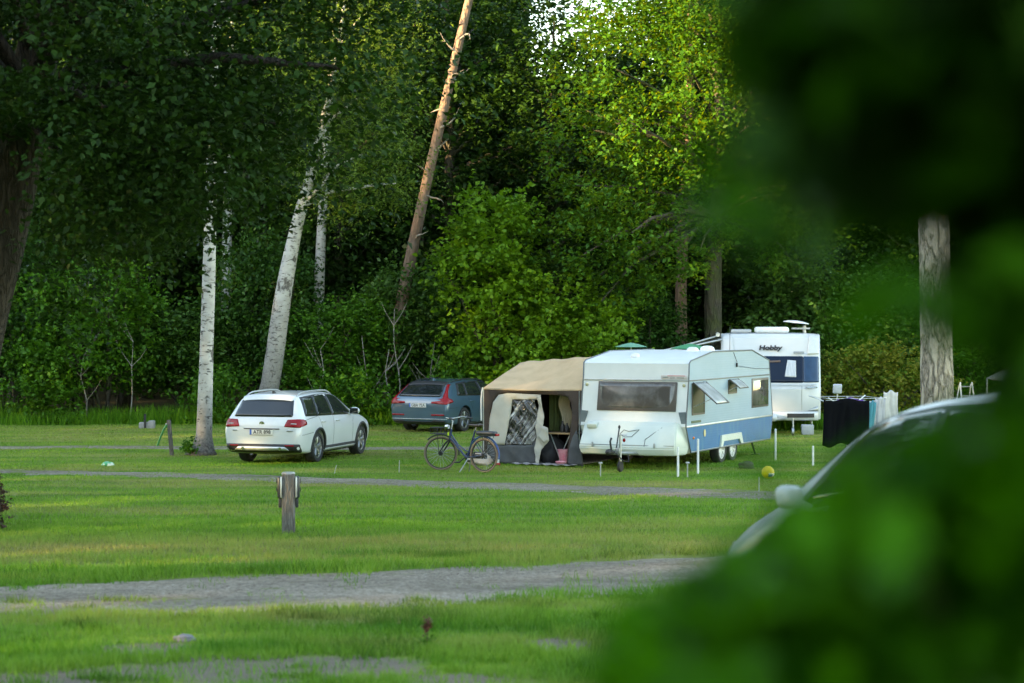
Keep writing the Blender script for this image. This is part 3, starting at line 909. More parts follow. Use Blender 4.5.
protoA = None
shrub_spots = [  # x, y, height scale, width scale, proto, label
    (-19.2, 61.5, .85, 1.1, 0, 'leafy hazel bush at the far left end of the forest edge'),
    (-15.6, 61.0, 1.45, 1.0, 1, 'hazel bush behind the open lawn between the oak trunk and the far left end'),
    (-12.7, 60.0, 1.12, 1.15, 0, 'round-topped pale hazel bush in the forest edge left of the lawn birch'),
    (-9.9, 61.6, .82, 1.0, 2, 'hazel bush directly behind the slim lawn birch'),
    (-7.6, 61.8, 1.28, 1.0, 1, 'hazel bush between the lawn birch and the leaning grey-white birch'),
    (-5.2, 60.6, .86, 1.05, 0, 'hazel bush above the bonnet of the white estate car'),
    (-3.3, 61.8, 1.08, 1.0, 2, 'hazel bush in front of the foot of the leaning orange pine'),
    (3.6, 60.4, 0.9, 1.1, 1, 'hazel bush showing just above the roof of the old caravan'),
    (9.6, 61.5, 1.1, 1.2, 2, 'dark hazel bush directly behind the modern white caravan'),
    (13.6, 61.2, 1.0, 1.2, 0, 'dark hazel bush between the modern caravan and the plated pine'),
    (17.4, 60.5, 1.1, 1.2, 1, 'dark hazel bush at the right end of the forest edge'),
]
protos = [None, None, None]
for i, (x, y, hs, ws_, k, lab) in enumerate(shrub_spots):
    if protos[k] is None:
        o = make_shrub('hazel_shrub', lab, 'shrub', g3(x, y), 4.2, 3.9, (LF_hazel, LF_alder, LF_elder)[k], (0.13, 0.12, 0.14)[k], 200, 70 + k, 'shrubs along the forest edge', twig=0.6, ntw=8, nlf=8, raised=1.05, stems=10)
        protos[k] = o
    else:
        o = copy_tree(protos[k]); o.location = g3(x, y)
    o['label'] = lab
    o.rotation_euler = (0, 0, i * 1.9)
    o.scale = (ws_, ws_, hs)

# low bushes in the light along the edge
low_spots = [(-17.5, 58.6, 1.4, 2.6, 'low leafy bush at the grass edge on the far left'), (-13.8, 58.9, 1.3, 2.6, 'low leafy bush at the grass edge behind the leaning wooden post'),
             (-8.6, 58.4, 1.5, 2.2, 'low leafy bush at the grass edge right of the slim birch'), (-4.6, 58.0, 1.5, 2.4, 'low leafy bush in tall grass in front of the white car bonnet'),
             (-1.6, 58.2, 1.7, 1.8, 'low leafy bush right behind the blue estate car')]
lowp = None
for i, (x, y, h, w, lab) in enumerate(low_spots):
    if lowp is None:
        lowp = o = make_shrub('low_bush', lab, 'bush', g3(x, y), 1.4, 2.4, LF_hazel, 0.12, 60, 81, 'low bushes at the grass edge', stems=5, twig=0.35, ntw=7, nlf=7, base=0.0)
    else:
        o = copy_tree(lowp); o.location = g3(x, y)
    o['label'] = lab; o.rotation_euler = (0, 0, i * 2.3); o.scale = (w / 2.4, w / 2.4, h / 1.4)
make_shrub('rose_hedge', 'reddish-tipped hedge bush behind the clothes airer and right of the modern caravan', 'hedge', g3(10.6, 57.5), 2.1, 4.6, LF_rose, 0.11, 150, 83, stems=9, twig=0.4, base=0.0, dd=1.0)
make_shrub('barberry_bush', 'small dark purple-leaved bush on the lawn at the left edge', 'bush', g3(-7.55, 28.6), 0.80, 0.40, LF_dark, 0.05, 60, 84, stems=6, twig=0.12, ntw=7, nlf=8, base=0.0, spread=.06)
make_shrub('weed_clump', 'small clump of green weeds at the foot of the slim lawn birch', 'weeds', g3(-7.15, 44.6), 0.36, 0.4, LF_hazel, 0.07, 14, 85, stems=4, twig=0.14, ntw=5, nlf=6, base=0.0, spread=.06)

# bare thin saplings in front of the dark forest
def make_sapling(lab, x, y, h, seed, lean):
    rng = np.random.default_rng(seed)
    mb = MB()
    b = g3(x, y)
    pts = [(0, 0, 0), (lean * .3 + rng.normal(0, .05), 0, h * .35), (lean * .6 + rng.normal(0, .08), 0, h * .7), (lean, 0, h)]
    P = resample([Vector(p) for p in pts], 0.4)
    mb.tube(P, [0.024 * (1 - 0.75 * i / len(P)) for i in range(len(P))], 6)
    for k in range(4):
        a = P[int(len(P) * rng.uniform(.35, .9))]
        d = Vector((rng.choice([-1, 1]) * rng.uniform(.3, .7), rng.uniform(-.3, .1), rng.uniform(.4, .9)))
        mb.tube([a, a + d * 0.5, a + d * 0.9 + Vector((0, 0, .1))], [0.014, 0.009, 0.004], 5, False)
    o = mb.build('bare_sapling', BK_dead, None, 180)
    o.location = b
    tag(o, lab, 'sapling', 'bare thin saplings at the forest edge')
for i, (px, h, ln, lab) in enumerate(((372, 2.6, -.3, 'bare pale sapling leaning left, left of the blue estate car'), (384, 2.2, .15, 'short bare pale sapling just left of the blue estate car'), (398, 3.4, -.1, 'tallest bare pale sapling above the blue estate car'),
                                      (428, 2.4, .2, 'bare pale sapling rising behind the roof of the blue estate car'), (470, 2.4, -.2, 'bare pale sapling left of the awning roof'), (317, 2.2, .1, 'bare sapling above the roof of the white estate car'),
                                      (130, 2.4, .1, 'bare sapling in the dark bushes left of the lawn birch'), (87, 2.0, -.1, 'bare sapling in the dark bushes behind the far left lawn'))):
    q = at(px, 420, 58.9)
    make_sapling(lab, q.x, 58.9, h, 200 + i, ln)

# --- forest trees behind
fproto = []
def forest_tree(kind, lab, loc, rz, sc, szz):
    if len(fproto) <= kind:
        e = [[(0, 0, 9.5, 3.0, 3.0, 5.6), (0.6, 0, 5.6, 2.8, 2.6, 3.0), (-.5, .3, 13.5, 2.0, 2.0, 2.6)],
             [(0, 0, 8.0, 3.4, 3.2, 4.6), (-1.0, 0, 12.2, 2.4, 2.4, 3.4), (.6, 0, 4.6, 2.6, 2.4, 2.4)]][kind]
        o = make_tree('forest_tree', lab, 'tree', loc, [(0, 0, 0), (0.15, 0, 4), (-0.1, 0.1, 9), (0.1, 0, 15)], [0.26, 0.2, 0.14, 0.03], BK_forest, e, LF_forest,
                      0.21, 260, 8, 9, 0.8, 91 + kind, limbs=60, spread=0.42, lo=0.15)
        fproto.append(o)
    else:
        o = copy_tree(fproto[kind]); o.location = loc
    o['label'] = lab; o['group'] = 'forest trees behind the camp site'
    o.rotation_euler = (0, 0, rz); o.scale = (sc, sc, szz)
ft = [(-20.5, 65, 1.0, 1.15, 'dark forest tree farthest left behind the oak trunk'), (-16.4, 66, 1.0, 1.1, 'dark forest tree behind the far left hazel bushes'), (-12.6, 65, 1.0, 1.15, 'dark forest tree left of the slim lawn birch'),
      (-8.8, 66.5, 1.0, 1.2, 'dark forest tree between the lawn birch and leaning grey-white birch'), (-5.6, 65.5, .95, 1.1, 'dark forest tree just left of the leaning orange pine'), (-2.2, 66.5, 1.05, 1.05, 'dark forest tree just right of the leaning orange pine'),
      (1.3, 66.0, .95, .86, 'lower forest tree under the gap of open sky'), (9.6, 66, 1.0, 1.0, 'dark forest tree behind the modern white caravan'), (13.4, 65, 1.05, 1.1, 'dark forest tree left of the plated pine trunk'),
      (17.2, 66, 1.0, 1.1, 'dark forest tree behind the plated pine trunk'), (21.2, 65, 1.0, 1.1, 'dark forest tree farthest right'),
      ]
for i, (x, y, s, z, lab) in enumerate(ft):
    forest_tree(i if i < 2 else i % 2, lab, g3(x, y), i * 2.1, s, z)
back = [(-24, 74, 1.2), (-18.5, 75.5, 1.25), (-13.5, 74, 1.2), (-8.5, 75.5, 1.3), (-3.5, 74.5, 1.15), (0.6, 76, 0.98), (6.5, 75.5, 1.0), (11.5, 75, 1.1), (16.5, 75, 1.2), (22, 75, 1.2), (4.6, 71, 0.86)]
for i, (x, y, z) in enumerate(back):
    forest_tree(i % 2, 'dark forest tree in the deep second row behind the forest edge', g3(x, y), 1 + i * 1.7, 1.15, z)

def forest_mass(name, lab, x0, x1, y0, y1, hfun, n, leaf, seed, mat, rot=None, solid=.75):
    rng = np.random.default_rng(seed)
    X = rng.uniform(x0, x1, n); Y = rng.uniform(y0, y1, n)
    H = hfun(X)
    Z = rng.uniform(0, 1, n) ** 0.9 * H
    C = np.stack([X, Y, Z], 1)
    cl = (vnoise(X + 31, Z + 0.37 * Y, 0.45, 3) + 0.5 * vnoise(X, Z, 1.3, 4)) > 0.42
    C = C[cl | (Z < solid * H)]
    if rot:
        (ox, oy, a) = rot
        c, s = math.cos(a), math.sin(a)
        C = np.stack([ox + C[:, 0] * c - C[:, 1] * s, oy + C[:, 0] * s + C[:, 1] * c, C[:, 2]], 1)
    me = leaves_mesh(name, C, leaf * rng.uniform(.6, 1.3, len(C)), rng, 0.4, 0.7, rng.uniform(0, 1, len(C)))
    o = link_mesh(name, me, mat, None, False)
    tag(o, lab, 'forest', kind='stuff')
    return o
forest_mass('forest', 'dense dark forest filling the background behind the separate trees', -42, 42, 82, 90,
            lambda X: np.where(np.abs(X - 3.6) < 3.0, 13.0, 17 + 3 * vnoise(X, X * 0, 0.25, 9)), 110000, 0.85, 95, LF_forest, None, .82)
# ================================================================ cars
def evaluated(ob):
    dg = bpy.context.evaluated_depsgraph_get()
    return bpy.data.meshes.new_from_object(ob.evaluated_get(dg))

def loft_body(stations, wheels, rad, width_pad=0.0):
    """stations: x, zbottom, zbelt, ztop, wlow, wmid, wbelt, wtop  -> smooth closed body with wheel wells"""
    bm = bmesh.new()
    cr = bm.edges.layers.float.new('crease_edge')
    rings = []
    for (x, zb, zbelt, zt, wl, wm, wb, wt) in stations:
        zm = zb + (zbelt - zb) * 0.55
        gh = zt - zbelt
        half = [(0, zb), (wl * 0.6, zb), (wl * 0.94, zb + 0.005), (wl, zb + 0.07), (wm, zm), (wm - 0.004, zbelt - 0.10), (wb, zbelt),
                (wb + (wt - wb) * 0.5, zbelt + gh * 0.52), (wt, zt - min(0.05, gh * 0.3)), (wt * 0.86, zt - min(0.008, gh * 0.1)), (wt * 0.45, zt + 0.012), (0, zt + 0.016)]
        ring = [bm.verts.new((x, y, z)) for y, z in half]
        ring += [bm.verts.new((x, -y, z)) for y, z in reversed(half[1:-1])]
        rings.append(ring)
    n = len(rings[0])
    for a, b in zip(rings[:-1], rings[1:]):
        for k in range(n):
            bm.faces.new((a[k], a[(k + 1) % n], b[(k + 1) % n], b[k]))
    def cap(r, flip):
        h = n // 2
        for k in range(h):
            if k == 0: q = [r[0], r[1], r[n - 1]]
            elif k == h - 1: q = [r[k], r[h], r[n - k]]
            else: q = [r[k], r[k + 1], r[n - k - 1], r[n - k]]
            bm.faces.new(q if not flip else q[::-1])
    cap(rings[0], False); cap(rings[-1], True)
    for a, b in zip(rings[:-1], rings[1:]):
        for k in (6, n - 6):
            e = bm.edges.get((a[k], b[k]))
            if e: e[cr] = 0.35
        for k in (3, n - 3):
            e = bm.edges.get((a[k], b[k]))
            if e: e[cr] = 0.3
    bmesh.ops.recalc_face_normals(bm, faces=bm.faces)
    me = bpy.data.meshes.new('tmp'); bm.to_mesh(me); bm.free()
    ob = bpy.data.objects.new('tmp', me); COL.objects.link(ob)
    md = ob.modifiers.new('s', 'SUBSURF'); md.levels = 3; md.render_levels = 3
    solid = evaluated(ob)
    bpy.data.objects.remove(ob)
    # uncut surface used to lay glass, lamps and trim on
    bvh = BVHTree.FromPolygons([v.co.copy() for v in solid.vertices], [tuple(p.vertices) for p in solid.polygons])
    ob = bpy.data.objects.new('tmp', solid); COL.objects.link(ob)
    cut = MB()
    for (x, y, z) in wheels:
        s = 1 if y > 0 else -1
        Mx = Matrix.Translation((x, s * 0.55, z)) @ Matrix.Rotation(-s * PI / 2, 4, 'X')
        cut.lathe([(rad, 0.0), (rad, 0.9)], 40, Mx)
    cm = bpy.data.meshes.new('c'); cm.from_pydata(cut.v, [], cut.f); cm.update()
    b2 = bmesh.new(); b2.from_mesh(cm); bmesh.ops.recalc_face_normals(b2, faces=b2.faces); b2.to_mesh(cm); b2.free()
    co_ = bpy.data.objects.new('c', cm); COL.objects.link(co_)
    md = ob.modifiers.new('b', 'BOOLEAN'); md.object = co_; md.operation = 'DIFFERENCE'; md.solver = 'EXACT'
    fin = evaluated(ob)
    bpy.data.objects.remove(ob); bpy.data.objects.remove(co_)
    return fin, bvh

def round_poly(poly, r, seg=4):
    out = []
    n = len(poly)
    for i in range(n):
        p = Vector(poly[i]); a = Vector(poly[i - 1]); b = Vector(poly[(i + 1) % n])
        d1 = (a - p); d2 = (b - p)
        k = min(r, d1.length * 0.45, d2.length * 0.45)
        p1 = p + d1.normalized() * k; p2 = p + d2.normalized() * k
        for s in range(seg + 1):
            t = s / seg
            out.append(tuple((1 - t) ** 2 * p1 + 2 * t * (1 - t) * p + t * t * p2))
    return out

def inside(p, poly):
    c = False; n = len(poly)
    for i in range(n):
        (x1, y1), (x2, y2) = poly[i], poly[(i + 1) % n]
        if (y1 > p[1]) != (y2 > p[1]) and p[0] < (x2 - x1) * (p[1] - y1) / (y2 - y1) + x1:
            c = not c
    return c

def patch(bvh, poly, view, off=0.004, sp=0.06, skirt=0.02, mb=None, rad=0.0):
    """lay a piece with the given outline onto a surface, looking along an axis: '+y' '-y' '+x' '-x' '+z' names the side looked from"""
    mb = mb or MB()
    if rad: poly = round_poly(poly, rad)
    # densify the outline
    P = []
    n = len(poly)
    for i in range(n):
        a = Vector(poly[i]); b = Vector(poly[(i + 1) % n])
        k = max(1, int((b - a).length / sp))
        for s in range(k): P.append(a.lerp(b, s / k))
    nb = len(P)
    pl = [tuple(p) for p in P]
    xs = [p[0] for p in pl]; ys = [p[1] for p in pl]
    x = min(xs) + sp
    while x < max(xs):
        y = min(ys) + sp
        while y < max(ys):
            if inside((x, y), pl) and min((Vector((x, y)) - q).length for q in P) > sp * 0.45: P.append(Vector((x, y)))
            y += sp
        x += sp
    res = delaunay_2d_cdt(P, [(i, (i + 1) % nb) for i in range(nb)], [], 1, 1e-6)
    V2, F2 = res[0], res[2]
    axis = view[1]; s = 1 if view[0] == '+' else -1
    D = {'x': Vector((-s, 0, 0)), 'y': Vector((0, -s, 0)), 'z': Vector((0, 0, -s))}[axis]
    def org(q):
        if axis == 'y': return Vector((q[0], 4 * s, q[1]))
        if axis == 'x': return Vector((8 * s if s > 0 else -4, q[0], q[1]))
        return Vector((q[0], q[1], 5 * s))
    pts = []
    last = None
    for q in V2:
        h = bvh.ray_cast(org(q), D)
        if h[0] is None:
            h0 = bvh.find_nearest(org(q) + D * 3.2)
            loc, nn = h0[0], h0[1]
            if axis == 'y': loc = Vector((q[0], loc.y, q[1]))
        else: loc, nn = h[0], h[1]
        if nn.dot(D) > 0: nn = -nn
        pts.append(loc + nn * off)
    b0 = len(pts)
    fs = [tuple(f) for f in F2]
    # boundary skirt
    cnt = {}
    for f in fs:
        for i in range(len(f)):
            e = (f[i], f[(i + 1) % len(f)])
            k = tuple(sorted(e)); cnt.setdefault(k, []).append(e)
    sk = {}
    for k, l in cnt.items():
        if len(l) == 1:
            a, b = l[0]
            for q in (a, b):
                if q not in sk:
                    sk[q] = len(pts); pts.append(pts[q] + D * skirt)
            fs.append((b, a, sk[a], sk[b]))
    mb.add(pts, fs)
    return mb

def wheel(name, parent, loc, R_, W_, side, spokes=5, rimc=None):
    w_ = MB()
    Mx = Matrix.Rotation(-side * PI / 2, 4, 'X')
    h = W_ / 2; ri = R_ * 0.69
    w_.lathe([(ri, -h * .8), (ri * 1.06, -h), (R_ * .93, -h), (R_ * .985, -h * .8), (R_, -h * .4), (R_, h * .4), (R_ * .985, h * .8), (R_ * .93, h), (ri * 1.06, h), (ri, h * .8)], 40, Mx, True)
    o = w_.build('wheel', M_rubber, parent, 40); o.location = loc
    r_ = MB()
    r_.lathe([(ri * 1.02, h * .86), (ri * .93, h * .9), (ri * .88, h * .55), (ri * .88, -h * .7), (ri * 1.02, -h * .8)], 40, Mx, False, False)
    r_.lathe([(0.001, h * .62), (ri * .2, h * .62), (ri * .24, h * .4), (ri * .24, h * .2)], 20, Mx)
    for k in range(spokes):
        a = 2 * PI * k / spokes + 0.3
        for da in (-0.13, 0.13):
            d = Vector((math.cos(a), math.sin(a), 0)); d2 = Vector((math.cos(a + da), math.sin(a + da), 0))
            p0 = d * ri * .18 + Vector((0, 0, h * .5)); p1 = d2 * ri * .93 + Vector((0, 0, h * .68))
            tmp = MB(); tmp.tube([p0, p0.lerp(p1, .5) + Vector((0, 0, h * .1)), p1], [R_ * .07, R_ * .055, R_ * .06], 6)
            r_.add(tmp.v, tmp.f, Mx)
    r_.build('rim', rimc or M_alloy, o, 40)
    d = MB(); d.lathe([(0.001, -h * .1), (ri * .62, -h * .1), (ri * .62, -h * .3), (0.001, -h * .3)], 24, Mx)
    d.build('brake_disc', M_steel, o, 40)
    return o

def arc_poly(cx, cz, r0, r1, a0, a1, n=22):
    A = [a0 + (a1 - a0) * i / n for i in range(n + 1)]
    return [(cx + r1 * math.cos(a), cz + r1 * math.sin(a)) for a in A] + [(cx + r0 * math.cos(a), cz + r0 * math.sin(a)) for a in reversed(A)]

def mirror_part(paint, root, x, y, z, s, k=1.0, glass=True):
    m = MB()
    if glass: m.ball((0, 0, 0), (0.075, 0.125 * k, 0.085 * k), 16, 10)
    else: m.box((0, 0, 0), (.12, .25 * k, .19 * k), Matrix.Rotation(.25 * s, 4, 'Z'), .05, 4)
    m.tube([(0.01, -0.1 * s, -0.05), (0.03, -0.2 * s, -0.09)], [0.035, 0.03], 8)
    for i, v in enumerate(m.v):
        if glass and v[0] < -0.035: m.v[i] = (-0.035, v[1], v[2])
    o = m.build('door_mirror', paint, root, 40); o.location = (x, y, z)
    if not glass: return o
    g = MB(); g.box((-0.037, 0.0, 0.0), (0.008, 0.19, 0.125), bevel=0.003)
    g.build('mirror_glass', M_glass, o)
    return o

def plate(root, bvh, x, z, txt, w=0.52, h=0.115, face=-1, view='-x'):
    hit = bvh.ray_cast(Vector((-4, 0, z)), Vector((1, 0, 0)))
    x0 = hit[0].x - 0.012
    p = MB(); p.box((x0, 0, z), (0.012, w, h), bevel=0.004)
    o = p.build('number_plate', M_platewhite, root)
    b = MB(); b.box((x0 - 0.007, w / 2 - 0.024, z), (0.003, 0.042, h * .92)); b.build('country_band', M_blue_eu, o)
    f = MB()
    for zz in (-1, 1): f.box((x0 - 0.0065, 0, z + zz * h * .49), (0.004, w, h * .05))
    f.build('plate_rim', M_ink, o)
    M_ = Matrix.Translation((x0 - 0.008, -0.02, z)) @ Matrix.Rotation(-PI / 2, 4, 'Z') @ Matrix.Rotation(PI / 2, 4, 'X')
    text_mesh('plate_text', txt, h * 0.95, M_ink, o, M_, 0.002, offset=0.0015, sx=0.98)
    return o

def car_common(name, label, loc, rz, st, paint, wb0, wb1, R_, track, side_windows, trim_poly, gaps, handles, clad=None, sill=None, arch=None, spokes=5, glass=None):
    root = thing(name, label, 'car', loc, rz)
    whl = [(wb0, track, R_), (wb0, -track, R_), (wb1, track, R_), (wb1, -track, R_)]
    me, bvh = loft_body(st, whl, R_ + 0.055)
    me.name = 'body'; me.materials.clear()
    link_mesh('body', me, paint, root, 42)
    for (x, y, z) in whl:
        wheel('wheel', root, (x, y, z), R_, 0.215, 1 if y > 0 else -1, spokes)
    # dark wheel well linings and floor
    fl = MB(); fl.box(((wb0 + wb1) / 2, 0, 0.25), (wb1 - wb0 + 1.2, 1.1, 0.1), bevel=0.02)
    for x in (wb0, wb1): fl.tube([(x, -track + .05, R_), (x, track - .05, R_)], 0.05, 8)
    fl.build('underbody', M_black, root)
    for s, v in ((1, '+y'), (-1, '-y')):
        patch(bvh, trim_poly, v, 0.003, 0.06, 0.02, rad=0.05).build('window_trim', M_black, root, 180)
        for pw in side_windows:
            patch(bvh, pw, v, 0.007, 0.06, 0.02, rad=0.035).build('side_window', glass or M_glass, root, 180)
        for (a, b) in gaps:
            g = MB()
            a = Vector(a); b = Vector(b); d = (b - a).normalized(); q = Vector((-d.y, d.x)) * 0.004
            patch(bvh, [tuple(a + q), tuple(b + q), tuple(b - q), tuple(a - q)], v, 0.002, 0.08, 0.01, g)
            g.build('panel_gap', M_black, root, 180)
        for (hx, hz) in handles:
            patch(bvh, [(hx - .1, hz - .016), (hx + .1, hz - .016), (hx + .1, hz + .016), (hx - .1, hz + .016)], v, 0.022, 0.04, 0.03, rad=0.014).build('door_handle', paint, root, 180)
        if clad:
            for pc in clad: patch(bvh, pc, v, 0.010, 0.07, 0.03).build('sill_cladding', M_black, root, 180)
        if sill:
            patch(bvh, sill, v, 0.016, 0.07, 0.03).build('sill_strip', M_alu, root, 180)
        if arch:
            for x in (wb0, wb1):
                patch(bvh, arc_poly(x, R_, R_ + 0.045, R_ + arch, -0.28, PI + 0.28), v, 0.012, 0.06, 0.04).build('wheel_arch', M_black, root, 180)
    return root, bvh

PT_white = pmat('white_car_paint', (0.62, 0.635, 0.645), 0.28, coat=0.8, col2=(0.58, 0.595, 0.605), scale=2.0)
PT_blue = pmat('blue_grey_car_paint', (0.050, 0.108, 0.160), 0.3, 0.3, coat=0.9, col2=(0.044, 0.097, 0.145), scale=2.0)
PT_silver = pmat('silver_car_paint', (0.62, 0.64, 0.65), 0.35, 0.05, coat=0.6, col2=(0.58, 0.60, 0.61), scale=2.0)
M_tint = glass_mat('dark_rear_glass', (0.012, 0.016, 0.02))

# ---- white estate
#      x     zb    zbelt zt    wl    wm    wb    wt
stA = [(0.00, 0.36, 0.62, 0.70, 0.68, 0.72, 0.70, 0.62),
       (0.03, 0.30, 0.74, 0.88, 0.78, 0.82, 0.78, 0.68),
       (0.10, 0.26, 0.90, 1.02, 0.82, 0.87, 0.82, 0.69),
       (0.22, 0.23, 0.95, 1.18, 0.84, 0.895, 0.845, 0.665),
       (0.36, 0.21, 0.965, 1.36, 0.85, 0.90, 0.86, 0.635),
       (0.48, 0.20, 0.97, 1.445, 0.855, 0.90, 0.865, 0.63),
       (0.80, 0.20, 0.97, 1.468, 0.86, 0.90, 0.87, 0.64),
       (1.50, 0.20, 0.96, 1.485, 0.86, 0.90, 0.87, 0.65),
       (2.10, 0.20, 0.945, 1.478, 0.86, 0.90, 0.87, 0.65),
       (2.55, 0.20, 0.935, 1.435, 0.86, 0.90, 0.868, 0.64),
       (2.90, 0.20, 0.925, 1.30, 0.86, 0.90, 0.862, 0.66),
       (3.25, 0.20, 0.915, 1.10, 0.86, 0.895, 0.855, 0.70),
       (3.48, 0.20, 0.90, 0.995, 0.855, 0.89, 0.845, 0.74),
       (3.90, 0.21, 0.845, 0.925, 0.84, 0.885, 0.82, 0.70),
       (4.25, 0.22, 0.76, 0.845, 0.80, 0.85, 0.77, 0.64),
       (4.46, 0.25, 0.66, 0.74, 0.70, 0.74, 0.68, 0.56),
       (4.55, 0.32, 0.58, 0.63, 0.55, 0.58, 0.54, 0.46)]
winA = [[(0.42, 1.03), (0.98, 1.01), (1.12, 1.395), (0.62, 1.375)],
        [(1.05, 1.005), (1.83, 0.985), (1.83, 1.41), (1.185, 1.40)],
        [(1.93, 0.985), (3.00, 0.965), (2.99, 0.99), (2.52, 1.35), (2.28, 1.405), (1.93, 1.41)]]
trimA = [(0.36, 1.005), (3.14, 0.94), (3.12, 0.98), (2.58, 1.375), (2.30, 1.43), (1.5, 1.435), (0.56, 1.40)]
gapsA = [((1.88, 0.24), (1.88, 0.98)), ((1.04, 0.98), (1.30, 0.62)), ((1.30, 0.62), (1.42, 0.40)), ((3.05, 0.30), (3.05, 0.80)), ((3.05, 0.80), (3.16, 0.93)), ((0.30, 0.93), (1.02, 0.99)), ((0.06, 0.62), (0.70, 0.66))]
cladA = [[(1.42, 0.20), (3.28, 0.20), (3.28, 0.34), (1.42, 0.34)]]
yawA = 16.0
pA = at(313, 462)
hA = Vector((math.sin(R(yawA)), math.cos(R(yawA)), 0)); rA = Vector((hA.y, -hA.x, 0))
o0 = Vector((pA.x, pA.y, 0)) - hA * 1.04 - rA * 0.74
o0.z = terrain(o0.x + hA.x * 2, o0.y + hA.y * 2)
carA, bA = car_common('estate_car', 'white estate car with roof rails and dark wheel arches parked beside the slim birch', o0, R(90 - yawA), stA, PT_white, 1.04, 3.67, 0.325, 0.755,
                      winA, trimA, gapsA, [(1.26, 0.86), (2.10, 0.85)], cladA, [(1.44, 0.235), (3.26, 0.235), (3.26, 0.285), (1.44, 0.285)], 0.10)
# tailgate
patch(bA, [(-.665, 1.00), (.665, 1.00), (.575, 1.355), (-.575, 1.355)], '-x', 0.005, 0.06, 0.02, rad=0.05).build('rear_window', M_tint, carA, 180)
for s in (1, -1):
    L = patch(bA, [(s * .50, .80), (s * .84, .78), (s * .86, .93), (s * .80, .955), (s * .56, .945)], '-x', 0.010, 0.035, 0.03, rad=0.02)
    L2 = patch(bA, [(0.07, .79), (0.33, .84), (0.33, .90), (0.24, .95), (0.09, .945)], '+y' if s > 0 else '-y', 0.009, 0.035, 0.03, rad=0.015)
    L.add(L2.v, L2.f)
    tl = L.build('tail_light', M_red, carA, 180)
    patch(bA, [(s * .64, .852), (s * .76, .845), (s * .76, .865), (s * .65, .870)], '-x', 0.014, 0.03, 0.02, rad=0.01).build('lamp_section', M_clearlens, tl, 180)
patch(bA, [(-.40, .745), (.40, .745), (.40, .762), (-.40, .762)], '-x', 0.012, 0.06, 0.03).build('tailgate_handle_strip', M_ink, carA, 180)
plate(carA, bA, 0, .685, 'ATR 898')
bd = bA.ray_cast(Vector((-4, 0, .86)), Vector((1, 0, 0)))[0]
m = MB(); Mx = Matrix.Translation((bd.x + .01, 0, .86)) @ Matrix.Rotation(-PI / 2, 4, 'Y') @ Matrix.Rotation(R(-18), 4, 'Y')
m.lathe([(.058, .0), (.058, .016), (.047, .018), (.047, .012), (.001, .012)], 24, Mx)
m.build('round_badge', M_chrome, carA)
m = MB()
for (a, b) in (((-.028, .024), (-.008, -.024)), ((-.008, -.024), (0, -.004)), ((0, -.004), (.008, -.024)), ((.008, -.024), (.028, .024)), ((-.012, .03), (0, .002)), ((0, .002), (.012, .03))):
    m.tube([Mx @ Vector((a[1], a[0], .016)), Mx @ Vector((b[1], b[0], .016))], 0.0045, 5)
m.build('badge_letters', M_chrome, carA)
for (yy, wd) in ((.60, .10), (-.63, .13)):
    patch(bA, [(yy - wd / 2, .70), (yy + wd / 2, .70), (yy + wd / 2, .735), (yy - wd / 2, .735)], '-x', 0.009, 0.05, 0.01).build('model_lettering', M_steel, carA, 180)
patch(bA, [(-.76, .20), (.76, .20), (.82, .30), (.82, .44), (-.82, .44), (-.82, .30)], '-x', 0.010, 0.06, 0.04, rad=0.02).build('lower_bumper', M_black, carA, 180)
patch(bA, [(-.62, .315), (.62, .315), (.52, .385), (-.52, .385)], '-x', 0.022, 0.06, 0.03, rad=0.03).build('skid_plate', M_alu, carA, 180)
for s in (1, -1):
    patch(bA, [(s * .52, .395), (s * .72, .395), (s * .72, .42), (s * .52, .42)], '-x', 0.018, 0.05, 0.02, rad=0.01).build('reflector', M_red, carA, 180)
    e = MB(); e.tube([(-.02, s * .42, .34), (.2, s * .42, .34)], 0.035, 12); e.build('exhaust_tip', M_chrome, carA)
for s in (1, -1):
    for (x0, x1) in ((0.0, 0.0),):
        pts = []
        for i in range(14):
            x = 0.55 + 1.95 * i / 13
            h = bA.ray_cast(Vector((x, s * .56, 4)), Vector((0, 0, -1)))[0]
            lift = 0.045 * min(1, min(i, 13 - i) / 1.5)
            pts.append((x, s * .565, h.z + lift))
        r_ = MB(); r_.tube(pts, 0.017, 8); r_.build('roof_rail', M_alu, carA, 60)
sp_ = patch(bA, [(.36, -.55), (.50, -.60), (.50, .60), (.36, .55)], '+z', 0.02, 0.06, 0.04, rad=0.03); sp_.build('roof_spoiler', PT_white, carA, 180)
an = MB(); an.prism([(.62, 1.47), (.78, 1.47), (.66, 1.53), (.62, 1.53)], -.015, .015); an.build('roof_antenna', M_black, carA)
wi = MB(); wi.box((.155, .02, 1.03), (.03, .07, .05), bevel=.01); wi.tube([(.15, 0, 1.03), (.175, -.38, 1.06)], .009, 6); wi.build('rear_wiper', M_black, carA)
for s in (1, -1): mirror_part(PT_white, carA, 2.86, s * 1.0, 1.02, s)
ws_ = patch(bA, [(2.62, -.60), (3.30, -.72), (3.30, .72), (2.62, .60)], '+z', 0.005, 0.07, 0.02, rad=0.06); ws_.build('windscreen', M_glass, carA, 180)
for s in (1, -1):
    patch(bA, [(4.10, .66), (4.42, .60), (4.40, .70), (4.12, .78)], '+y' if s > 0 else '-y', 0.008, 0.05, 0.02, rad=0.02).build('headlight', M_clearlens, carA, 180)

